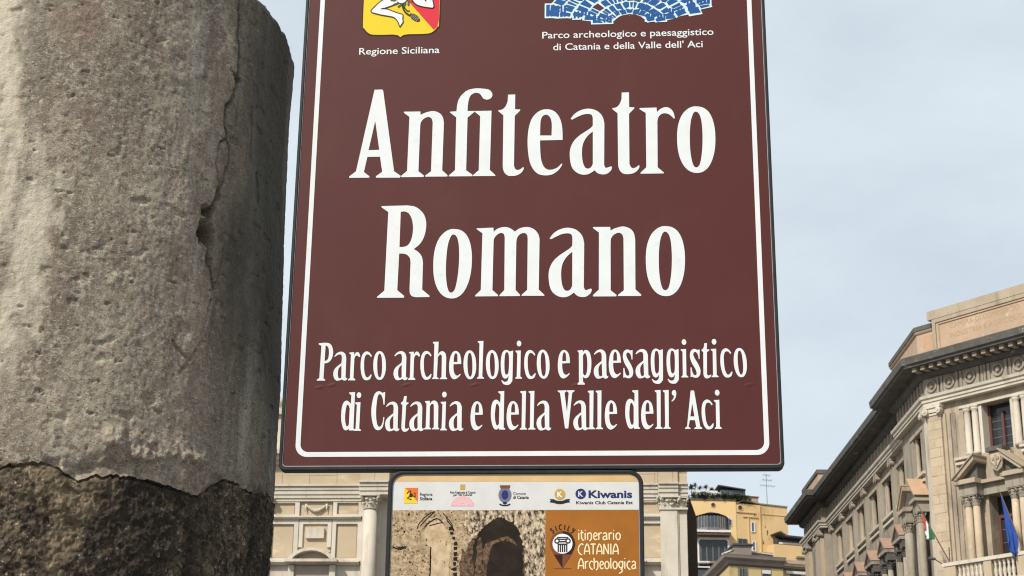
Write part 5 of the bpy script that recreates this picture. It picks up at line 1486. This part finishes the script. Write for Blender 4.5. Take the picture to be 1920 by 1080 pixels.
    MB().box(PR, 1.06, 4.51, 11.44, 11.56, 1.06, 1.34).build('balcony_rail', M['church_stone'], sl)
    MB().box(PR, 1.08, 4.49, 10.661, 10.79, 1.08, 1.32).build('balcony_plinth', M['church_stone'], sl)
    for s0, s1 in ((1.10, 1.58), (2.72, 3.02), (4.00, 4.47)):
        MB().box(PR, s0, s1, 10.79, 11.44, 1.09, 1.31).build('balcony_pier', BK, sl)
    fb = None
    ss = [1.68 + .172 * i for i in range(6)] + [3.12 + .172 * i for i in range(5)]
    for s in ss:
        if fb is None:
            c = PR.p(s, 0, 1.20)
            fb = MB().lathe(c, [(.07, 10.79), (.07, 10.84), (.04, 10.87), (.072, 11.0), (.068, 11.08), (.035, 11.22), (.05, 11.30), (.035, 11.33), (.065, 11.37), (.065, 11.441)], 10).build('baluster', M['church_stone'], sl, True); p0 = PR.p(s, 0)
        else:
            clone(fb, PR.p(s, 0) - p0, sl)
    for s in (1.5, 2.87, 4.2):
        MB().prism(Frame(PR.p(s, 0).x, PR.p(s, 0).y, PR.n.x, PR.n.y, PR.d.x, PR.d.y), [(0, 9.6), (.25, 9.7), (1.1, 10.2), (1.2, 10.449), (0, 10.449)], -.14, .14).build('balcony_console', GY, sl)
    # corner-bay balcony of the side
    sl = MB().box(PL, .75, 3.85, 10.45, 10.66, -.02, 1.1).build('balcony', GY, root)
    MB().box(PL, .78, 3.82, 11.44, 11.56, .84, 1.08).build('balcony_rail', GY, sl)
    MB().box(PL, .80, 1.10, 10.661, 11.439, .86, 1.06).build('balcony_pier', GY, sl)
    MB().box(PL, 3.50, 3.80, 10.661, 11.439, .86, 1.06).build('balcony_pier', GY, sl)
    fb = None
    for i in range(12):
        s = 1.22 + i * .195
        if fb is None:
            fb = MB().lathe(PL.p(s, 0, .96), [(.07, 10.661), (.04, 10.75), (.072, 10.95), (.035, 11.22), (.065, 11.37), (.065, 11.441)], 8).build('baluster', GY, sl, True); p0 = PL.p(s, 0)
        else:
            clone(fb, PL.p(s, 0) - p0, sl)
build_palace()


# ------------------------------------------------------------------ flags and floodlight on the balcony
def flag_cloth(name, m, parent, rows):
    """rows of world points -> thin folded cloth."""
    mb = MB(); n = len(rows[0])
    for r in rows: mb.v.extend(r)
    for i in range(len(rows) - 1):
        for j in range(n - 1):
            mb.f.append((i * n + j, i * n + j + 1, (i + 1) * n + j + 1, (i + 1) * n + j))
    o = mb.build(name, m, parent, True)
    sl = o.modifiers.new('cloth', 'SOLIDIFY'); sl.thickness = .012
    return o


def build_flags():
    a, b = PR.p(1.42, 11.42, 1.25), PR.p(.52, 13.65, 1.75)
    root = thing('flag', 'green white and red flag hanging from a slanted pole on the stone balcony', 'flag', a, 'flags on the palace balcony')
    MB().tube(a, b, .025, 8, .02).build('flag_pole', M['wood_pole'], root)
    MB().tube(PR.p(1.30, 11.40, 1.2), PR.p(1.30, 12.1, 1.2), .018, 6).build('pole_bracket', M['roof_dark'], root)
    ax = (b - a).normalized()
    def strip(name, m, t0, t1, drop0, drop1):
        rows = []
        for i in range(9):
            v = i / 8
            row = []
            for j in range(7):
                u = t0 + (t1 - t0) * j / 6
                p = a.lerp(b, u)
                dr = (drop0 + (drop1 - drop0) * j / 6) * v
                fold = .05 * math.sin(j * 1.7 + v * 2) * v
                row.append(Vector((p.x, p.y, p.z - dr)) + PR.d * (fold - .05 * v) + PR.n * (.04 * math.sin(j * 2.1) * v))
            rows.append(row)
        flag_cloth(name, m, root, rows)
    strip('green_band', M['flag_green'], .50, .68, .15, .56)
    strip('white_band', M['flag_white'], .68, .745, .56, .50)
    strip('red_band', M['flag_red'], .745, .84, .40, .14)
    a2, b2 = PR.p(4.32, 11.45, 1.25), PR.p(3.82, 13.55, 1.62)
    root = thing('flag', 'blue flag draped from a pole in front of the tall balcony window', 'flag', a2, 'flags on the palace balcony')
    MB().tube(a2, b2, .025, 8, .02).build('flag_pole', M['wood_pole'], root)
    rows = []
    for i in range(13):
        v = i / 12
        row = []
        for j in range(9):
            u = j / 8
            p = a2.lerp(b2, .30 + .68 * u)
            dr = (.30 + 1.25 * u ** .7 + .35 * math.sin(u * math.pi)) * v
            row.append(Vector((p.x, p.y, p.z - dr)) + PR.d * (.06 * math.sin(j * 1.5 + 2 * v) * v + .12 * v * u) + PR.n * (.05 * math.cos(j * 1.9) * v))
        rows.append(row)
    flag_cloth('blue_cloth', M['flag_blue'], root, rows)
    c = PR.p(1.12, 11.5, 1.28)
    root = thing('floodlight', 'small dark floodlight on an arm at the end of the balcony rail', 'lamp', c)
    e = PR.p(.86, 11.74, 1.5)
    MB().tube(c, e, .018, 6).build('arm', M['roof_dark'], root)
    MB().tube(e - PR.d * .16 + Vector((0, 0, .02)), e + PR.d * .06 - Vector((0, 0, .02)), .07, 10, .04).build('lamp_head', M['roof_dark'], root)
build_flags()

# ------------------------------------------------------------------ yellow houses up the street
YA = Frame(29.96877, 218.75674, 0.9993908, 0.0348995, 0.0348995, -0.9993908)     # bow-window house
YB = Frame(29.96877, 218.75674, 0.9563048, 0.2923717, 0.2923717, -0.9563048)     # plain yellow house
KA = Frame(22.25175, 170.15117, 0.9563048, 0.2923717, 0.2923717, -0.9563048)     # cream house front
KB = Frame(22.25175, 170.15117, -0.0558215, 0.9984408, -0.9984408, -0.0558215)   # cream house side


def leaf_cloud(mb, c, r, n, size, rn, flat=.6):
    for _ in range(n):
        p = Vector((rn.gauss(0, .5) * r[0], rn.gauss(0, .5) * r[1], rn.gauss(0, .5) * r[2])) + c
        a, b = rn.uniform(0, 6.28), rn.uniform(-1, 1)
        u = Vector((math.cos(a), math.sin(a), b * .6)).normalized() * size * rn.uniform(.6, 1.3)
        v = Vector((-math.sin(a), math.cos(a), rn.uniform(-.8, .8))).normalized() * size * .5
        mb.add([p - u, p + v, p + u, p - v], [(0, 1, 2, 3)])


def build_houses():
    k = 2.4
    def Hh(h): return 1.6 + (h - 1.6) * k          # survey heights, 1:2.4
    OC, O2 = M['ochre'], M['ochre2']
    # ---- house with the bow window and the roof terrace
    A = thing('apartment_house', 'yellow house with grey glazed bow window under a planted roof terrace', 'house', YA.p(-2.5, 20, -4))
    def bx(F, s0, s1, h0, h1, w0, w1, mb=None):
        return (mb or MB()).box(F, s0 * k, s1 * k, Hh(h0), Hh(h1), w0 * k, w1 * k)
    bx(YA, -4.6, .10, 9.0, 21.05, -5, 0).build('wall', OC, A)
    bx(YA, -4.65, .13, 21.051, 21.13, -5.05, .05).build('parapet_coping', M['terra_trim'], A)
    cr = MB().disc(YA, -1.17 * k, Hh(20.79), .115 * k, -.02, .06, 24, .125 * k).build('round_window', M['glass'], A)
    mb = MB()
    mb.ring(YA, ellipse(-1.17 * k, Hh(20.79), .15 * k, .15 * k, 24), ellipse(-1.17 * k, Hh(20.79), .115 * k, .115 * k, 24), -.01, .08)
    mb.build('round_frame', M['ochre2'], cr)
    # bow window: five facets
    pts = [(-2.36, 0), (-2.05, .42), (-1.62, .62), (-1.02, .62), (-.62, .42), (-.36, 0)]
    bow = bx(YA, -2.30, -.42, 19.29, 20.0, -.02, .02).build('bow_window', M['glass_blue'], A)
    for i in range(5):
        (s0, w0), (s1, w1) = pts[i], pts[i + 1]
        q0, q1 = YA.p(s0 * k, 0, w0 * k), YA.p(s1 * k, 0, w1 * k)
        d = (q1 - q0); ln = d.length; d.normalize()
        F = Frame(q0.x, q0.y, d.x, d.y, d.y, -d.x)
        g = MB().box(F, .02, ln - .02, Hh(19.32), Hh(20.06), -.06, -.02).build('pane', M['glass_blue'], bow)
        fr = MB()
        nn = 3 if i in (1, 2, 3) else 2
        for j in range(nn + 1):
            x = ln * j / nn
            fr.box(F, x - .05, x + .05, Hh(19.30), Hh(20.08), -.03, .05)
        fr.box(F, .051, ln - .051, Hh(19.30), Hh(19.42), -.025, .045)
        fr.build('mullion', M['roof_grey'] if i % 2 else M['lead'], bow)
    rf = MB()
    pl = [YA.p(s * k, 0, w * k) for s, w in pts]
    tp = YA.p(-1.33 * k, Hh(20.40), .05)
    vs = [Vector((p.x, p.y, Hh(20.06 + (.14 if 1 < i < 4 else (.05 if i in (1, 4) else 0))))) + (p - YA.p(-1.36 * k, 0, 0)) * .06 for i, p in enumerate(pl)] + [tp]
    rf.add(vs, [(i, i + 1, 6) for i in range(5)] + [(0, 6, 5)])
    rf.add([v + Vector((0, 0, -.12)) for v in vs[:6]], [tuple(range(6))])
    rf.build('bow_roof', M['roof_dark'], bow)
    for s0, s1, h in ((-2.42, -2.10, 20.02), (-.62, -.30, 20.02)):
        bx(YA, s0, s1, h, h + .10, -.02, .10).build('white_ledge', M['trim'], bow)
    bx(YA, -.34, -.14, 19.62, 20.02, -.02, .03).build('window', M['trim'], A)
    bx(YA, -.31, -.17, 19.66, 19.98, .031, .035).build('window_pane', M['glass_blue'], A)
    bx(YA, -2.42, -.30, 19.16, 19.285, -.02, .62).build('balcony_slab', M['trim'], A)
    bx(YA, -2.40, -.32, 19.02, 19.158, -.02, .56).build('slab_fascia', M['terra_trim'], A)
    # loggia below
    lg = bx(YA, -2.05, -.42, 17.0, 18.86, -.02, .006).build('loggia_glazing', M['glass'], A)
    o = MB()
    for s in (-1.95, -1.62, -1.28, -.95, -.62): bx(YA, s, s + .05, 17.62, 18.5, .006, .05, o)
    o.build('loggia_mullion', M['lead'], lg)
    o = MB(); arch = [(-2.12, 17.0), (-2.12, 18.80), (-2.0, 18.94), (-.46, 18.94), (-.34, 18.80), (-.34, 17.0)]
    inn = [(-2.02, 17.0), (-2.02, 18.74), (-1.95, 18.84), (-.51, 18.84), (-.44, 18.74), (-.44, 17.0)]
    o.prism(YA, [(s * k, Hh(h)) for s, h in arch + inn[::-1]], -.05, .12 * k)
    o.build('loggia_frame', M['trim'], lg)
    bx(YA, -2.05, -.42, 17.50, 17.62, .02, .30).build('loggia_balustrade', M['roof_grey'], lg)
    o = MB()
    for h in (17.18, 17.46): bx(YA, -2.45, -1.55, h, h + .07, .10, .70, o)
    o.build('awning_bar', M['trim'], A)
    bx(YA, -2.5, -1.2, 16.3, 17.1, 0, .60).build('lower_balcony', M['roof_dark'], A)
    # penthouse
    pent = thing('roof_pavilion', 'dark glazed pavilion with slanted roof on the planted terrace', 'pavilion', YA.p(0, Hh(21.13), -1.6))
    o = MB(); o.prism(YA, [(-.80 * k, Hh(21.90)), (.70 * k, Hh(21.68)), (.70 * k, Hh(21.74)), (-.84 * k, Hh(21.965))], -1.6 * k, -.05 * k); o.build('slanted_roof', M['roof_dark'], pent)
    bx(YA, -.66, .60, 21.13, 21.70, -1.5, -.22).build('glazing', M['glass_blue'], pent)
    o = MB()
    for s in (-.66, -.34, -.02, .30): bx(YA, s, s + .05, 21.13, 21.70, -.219, -.16, o)
    o.build('mullion', M['roof_dark'], pent)
    bx(YA, .56, .68, 21.13, 21.69, -1.55, -.12).build('corner_post', M['roof_dark'], pent)
    # terrace planting
    rn = random.Random(12)
    for i, (s0, s1, h0, h1, lb) in enumerate(((-2.42, -.9, 21.13, 21.46, 'trimmed green hedge along the yellow parapet below the yuccas'),
                                             (-.9, .75, 21.13, 21.36, 'dark hedge in front of the glazed roof pavilion'))):
        hd = thing('terrace_hedge', lb, 'hedge', YA.p((s0 + s1) / 2 * k, Hh(21.13), -.1 * k), 'hedges on the roof terrace')
        mb = MB()
        for q in range(int((s1 - s0) * 40)):
            s = rn.uniform(s0, s1); h = rn.uniform(h0 + .04, h1)
            leaf_cloud(mb, YA.p(s * k, Hh(h), rn.uniform(-.12, .05) * k), (.35, .2, .25), 26, .13, rn)
        mb.build('foliage', M['leaf'], hd)
        bx(YA, s0, s1, 21.132, 21.20, -.20, -.02).build('planter', M['roof_grey'], hd)
    rl = MB(); bx(YA, -2.30, -.86, 21.132, 21.66, -.30, -.26, rl); rl = rl.build('terrace_screen', M['trim'])
    tag(rl, 'pale low screen wall behind the terrace hedge', 'screen')
    for i, (s, h) in enumerate(((-2.27, 22.02), (-2.08, 22.10), (-1.78, 21.95), (-1.47, 22.02), (-1.18, 21.86))):
        root = thing('yucca', ('spiky yucca beside the church roof edge on the terrace', 'tallest yucca with two heads on the terrace', 'short spiky yucca between two taller ones on the terrace',
                               'slim yucca with a single head near the middle of the terrace', 'low yucca next to the slanted pavilion roof')[i], 'plant', YA.p(s * k, Hh(21.13), -.5 * k), 'yuccas on the roof terrace')
        p0 = YA.p(s * k, Hh(21.13), -.5 * k); p1 = YA.p((s + rn.uniform(-.04, .04)) * k, Hh(h - .12), -.5 * k)
        MB().tube(p0, p1, .09, 7, .06).build('trunk', M['wood_pole'], root)
        mb = MB()
        heads = [p1] if i not in (1,) else [p1, p1 + Vector((-.5, 0, -.35))]
        for hp in heads:
            for _ in range(60):
                a = rn.uniform(0, 6.28); e = rn.uniform(-.5, 1.3)
                dr = Vector((math.cos(a) * math.cos(e), math.sin(a) * math.cos(e), math.sin(e)))
                sd = dr.cross(Vector((0, 0, 1)))
                sd = sd.normalized() * .035 if sd.length > .01 else Vector((.035, 0, 0))
                L = rn.uniform(.35, .6)
                mb.add([hp - sd, hp + sd, hp + dr * L * .6 + sd, hp + dr * L - Vector((0, 0, .05)), hp + dr * L * .6 - sd], [(0, 1, 2, 3, 4)])
        if i == 1: mb.tube(p1 - Vector((0, 0, .5)), heads[1], .05, 5)
        mb.build('crown', M['leaf_dark'], root)

    # ---- plain yellow house to the right
    B = thing('apartment_house', 'plain warm yellow house with small round vents, chimney and roof aerial', 'house', YB.p(4, 20, -4))
    bx(YB, .11, 3.25, 9.0, 20.92, -5, 0).build('wall', O2, B)
    o = MB(); o.prism(YB, [(s * k, Hh(h)) for s, h in ((.11, 20.90), (.34, 20.98), (.50, 21.06), (1.0, 21.04), (1.6, 20.95), (3.25, 20.90), (3.25, 20.97), (1.6, 21.02), (1.0, 21.11), (.46, 21.13), (.30, 21.03), (.11, 20.97))], -.6 * k, .05 * k)
    o.build('curved_coping', M['roof_grey'], B)
    for s, h, r in ((.36, 20.68, .13), (1.22, 20.33, .05)):
        v = MB().disc(YB, s * k, Hh(h), r * k, -.02, .05, 20).build('round_vent', M['glass'], B)
        mb = MB(); mb.ring(YB, ellipse(s * k, Hh(h), r * 1.3 * k, r * 1.3 * k, 20), ellipse(s * k, Hh(h), r * k, r * k, 20), -.01, .09); mb.build('vent_ring', O2, v)
    for s0, s1, h0, h1 in ((.99, 1.23, 19.36, 19.93), (1.02, 1.25, 18.30, 18.86)):
        wv = bx(YB, s0, s1, h0, h1, -.02, .05).build('window', M['trim'], B)
        bx(YB, s0 + .03, s1 - .10, h0 + .05, h1 - .04, .051, .055).build('pane', M['glass_blue'], wv)
    bx(YB, .80, .86, 17.5, 20.2, 0, .05).build('render_strip', O2, B)
    bx(YB, 1.50, 1.57, 17.5, 20.9, 0, .06).build('render_strip', O2, B)
    bx(YB, .12, 1.30, 20.42, 20.47, 0, .06).build('moulding', O2, B)
    bx(YB, .50, 1.40, 20.18, 20.24, 0, .06).build('moulding', O2, B)
    bx(YB, 1.55, 3.24, 20.40, 20.44, 0, .03).build('moulding', O2, B)
    bx(YB, .16, .70, 18.45, 18.95, -.02, .03).build('dark_window', M['glass'], B)
    o = MB()
    for s in (.16, .42, .68): bx(YB, s, s + .03, 18.45, 18.95, .031, .05, o)
    o.build('window_bar', M['lead'], B)
    ch = bx(YB, .86, 1.66, 20.95, 21.42, -1.2, -.35).build('chimney_block', M['pal_peach'], B)
    bx(YB, .82, 1.70, 21.421, 21.47, -1.25, -.30).build('chimney_cap', M['terra_trim'], ch)
    bx(YB, 1.06, 1.24, 21.05, 21.36, -.36, -.345).build('chimney_opening', M['terra_trim'], ch)
    # broken plaster
    rn = random.Random(3)
    for s, h, r in ((1.86, 19.72, .07), (1.98, 19.45, .11), (1.96, 19.30, .06), (1.68, 18.95, .05), (1.72, 18.80, .12), (2.05, 19.05, .04)):
        pts_ = [(s * k + r * k * (.5 + .5 * rn.random()) * math.cos(a) * .5, Hh(h) + r * k * (.6 + .8 * rn.random()) * math.sin(a)) for a in [2 * math.pi * i / 9 for i in range(9)]]
        MB().prism(YB, pts_, -.02, .012).build('plaster_patch', M['terra_trim'], B)
    # lower wing with a dark loggia
    W = thing('house_wing', 'low yellow wing with a dark roofed loggia between the yellow house and the palace', 'house', YB.p(9, 20, -2))
    bx(YB, 1.9, 4.75, 9.0, 18.60, .012, .9).build('wall', O2, W)
    lg = bx(YB, 2.30, 3.98, 18.601, 19.02, -.6 + .62, .5).build('loggia', M['glass'], W)
    o = MB(); o.prism(YB, [(2.15 * k, Hh(19.22)), (2.30 * k, Hh(19.26)), (2.62 * k, Hh(19.06)), (4.10 * k, Hh(19.00)), (4.12 * k, Hh(19.10)), (2.66 * k, Hh(19.14)), (2.30 * k, Hh(19.34)), (2.12 * k, Hh(19.28))], .02 * k, 1.0 * k)
    o.build('loggia_roof', M['roof_dark'], lg)
    bx(YB, 2.40, 3.72, 18.70, 18.80, .501, .60).build('loggia_rail', M['trim'], lg)
    bx(YB, 4.08, 4.60, 18.601, 18.86, .2, .6).build('roof_tank', M['trim'], W)
    bx(YB, 3.2, 4.85, 17.90, 17.99, .90, 1.10).build('ledge', M['roof_grey'], W)
    # aerial
    base = YB.p(2.18 * k, Hh(20.97), -.3 * k)
    an = thing('roof_aerial', 'thin grey television aerial mast on the yellow house roof', 'aerial', base)
    top = base + Vector((0, 0, Hh(22.78) - Hh(20.97)))
    MB().tube(base, top, .045, 6, .03).build('mast', M['lead'], an)
    for f, L, nn in ((.98, .55, 4), (.82, .8, 5), (.64, 1.25, 6)):
        p = base.lerp(top, f)
        bm_ = MB().tube(p - YB.d * L * .8, p + YB.d * L, .028, 5).build('boom', M['lead'], an)
        o = MB()
        for q in range(nn):
            x = p + YB.d * (-L * .7 + 1.6 * L * q / (nn - 1))
            o.tube(x - YB.n * .3 - Vector((0, 0, .12)), x + YB.n * .3 + Vector((0, 0, .12)), .016, 4)
        o.build('element', M['lead'], bm_)

    # ---- cream house in front
    c = 2.2
    def Hc(h): return 1.6 + (h - 1.6) * c
    Cc = thing('cream_house', 'cream yellow house with heavy grey cornice and shuttered windows below the bow window', 'house', KA.p(3, 15, -5))
    def cx(F, s0, s1, h0, h1, w0, w1, mb=None):
        return (mb or MB()).box(F, s0 * c, s1 * c, Hc(h0), Hc(h1), w0 * c, w1 * c)
    # plan follows both streets
    p = [KA.p(3.06 * c, 0, -.25 * c), KA.p(.30 * c, 0, -.25 * c), KB.p(8 * c, 0, -.30 * c), KA.p(3.06 * c, 0, -8 * c)]
    o = MB(); o.add([Vector((q.x, q.y, z)) for z in (Hc(7), Hc(15.24)) for q in p], [(0, 1, 5, 4), (1, 2, 6, 5), (2, 3, 7, 6), (3, 0, 4, 7), (4, 5, 6, 7)])
    o.build('wall', M['cream'], Cc)
    path = [KA.p(3.10 * c, 0, -.25 * c), KA.p(.30 * c, 0, -.25 * c), KB.p(8 * c, 0, -.30 * c)]
    dv = (path[2] - path[1]).normalized()
    outs = [KA.n.copy(), Vector((-dv.y, dv.x, 0))]
    if outs[1].dot(Vector((-1, 0, 0))) < 0: outs[1] = -outs[1]
    MB().sweep(path, [(-.1, Hc(15.18)), (.14, Hc(15.18)), (.22, Hc(15.28)), (.22, Hc(15.34)), (.62, Hc(15.44)), (.66, Hc(15.54)), (.70, Hc(15.60)), (-.1, Hc(15.66))], outs).build('cornice', M['roof_grey'], Cc)
    MB().sweep(path, [(-.1, Hc(15.10)), (.05, Hc(15.10)), (.05, Hc(15.179)), (-.1, Hc(15.179))], outs).build('frieze_band', M['terra_trim'], Cc)
    o = MB(); cx(KA, .62, 2.62, 15.60, 15.86, -1.6, -.35, o); o.build('roof_parapet', M['roof_grey'], Cc)
    o = MB(); o.prism(KA, [(.58 * c, Hc(15.86)), (2.66 * c, Hc(15.74)), (2.66 * c, Hc(15.80)), (.58 * c, Hc(15.93))], -1.7 * c, -.30 * c); o.build('parapet_coping', M['church_stone'], Cc)
    o = MB(); cx(KB, .3, 3.2, 15.62, 16.06, -1.3, -.5, o); o.build('side_dormer', M['roof_grey'], Cc)
    cx(KB, .2, 3.4, 16.061, 16.13, -1.4, -.4).build('dormer_roof', M['roof_dark'], Cc)
    cx(KB, .9, 1.5, 15.70, 15.98, -.499, -.48).build('dormer_window', M['glass'], Cc)
    for s0, s1 in ((.72, 1.25), (1.92, 2.44)):
        wv = cx(KA, s0, s1, 13.9, 15.06, -.26, -.235).build('window', M['roof_grey'], Cc)
        cx(KA, s0 + .06, s1 - .06, 13.9, 14.99, -.234, -.228).build('pane', M['glass'], wv)
        if s0 > 1:
            cx(KA, s0 + .05, s1 - .05, 14.82, 14.99, -.227, -.20).build('blind', M['trim'], wv)
        else:
            o = MB()
            for q in (.06, .20, .34, .44): cx(KA, s0 + q, s0 + q + .03, 13.9, 14.99, -.227, -.21, o)
            o.build('shutter', M['roof_grey'], wv)
    # tent awning on the roof
    q = KA.p(.95 * c, Hc(15.84), -.55 * c)
    tn = thing('roof_awning', 'small white peaked awning on the cream house roof', 'awning', q)
    o = MB(); r = [q + KA.d * x * .75 + KA.n * y * .7 for x, y in ((-1, -1), (1, -1), (1.35, 1), (-1.3, 1))] + [q + Vector((0, 0, .52))]
    r = [v + Vector((0, 0, .12)) for v in r]
    o.add(r, [(0, 1, 4), (1, 2, 4), (2, 3, 4), (3, 0, 4), (0, 1, 2, 3)])
    o.build('canopy', M['flag_white'], tn)
    MB().tube(q - Vector((0, 0, .3)), q + Vector((0, 0, .5)), .04, 6).build('pole', M['lead'], tn)
    # ---- small house at the street end
    D = thing('cream_house', 'low house with brown fascia and pale blind below the yellow wing', 'house', KA.p(9, 14, -2))
    cx(KA, 3.12, 5.4, 7, 15.28, -4, -.5).build('wall', M['cream'], D)
    cx(KA, 3.08, 5.5, 15.281, 15.38, -4, -.30).build('eaves', M['church_stone'], D)
    cx(KA, 3.08, 5.5, 15.381, 15.56, -4, -.22).build('roof_edge', M['pal_peach'], D)
    cx(KA, 3.14, 5.35, 15.10, 15.20, -.499, -.45).build('fascia', M['terra_trim'], D)
    cx(KA, 3.30, 5.2, 14.94, 15.07, -.499, -.40).build('blind', M['trim'], D)
    cx(KA, 3.55, 4.1, 14.0, 14.93, -.499, -.48).build('window', M['glass'], D)
build_houses()
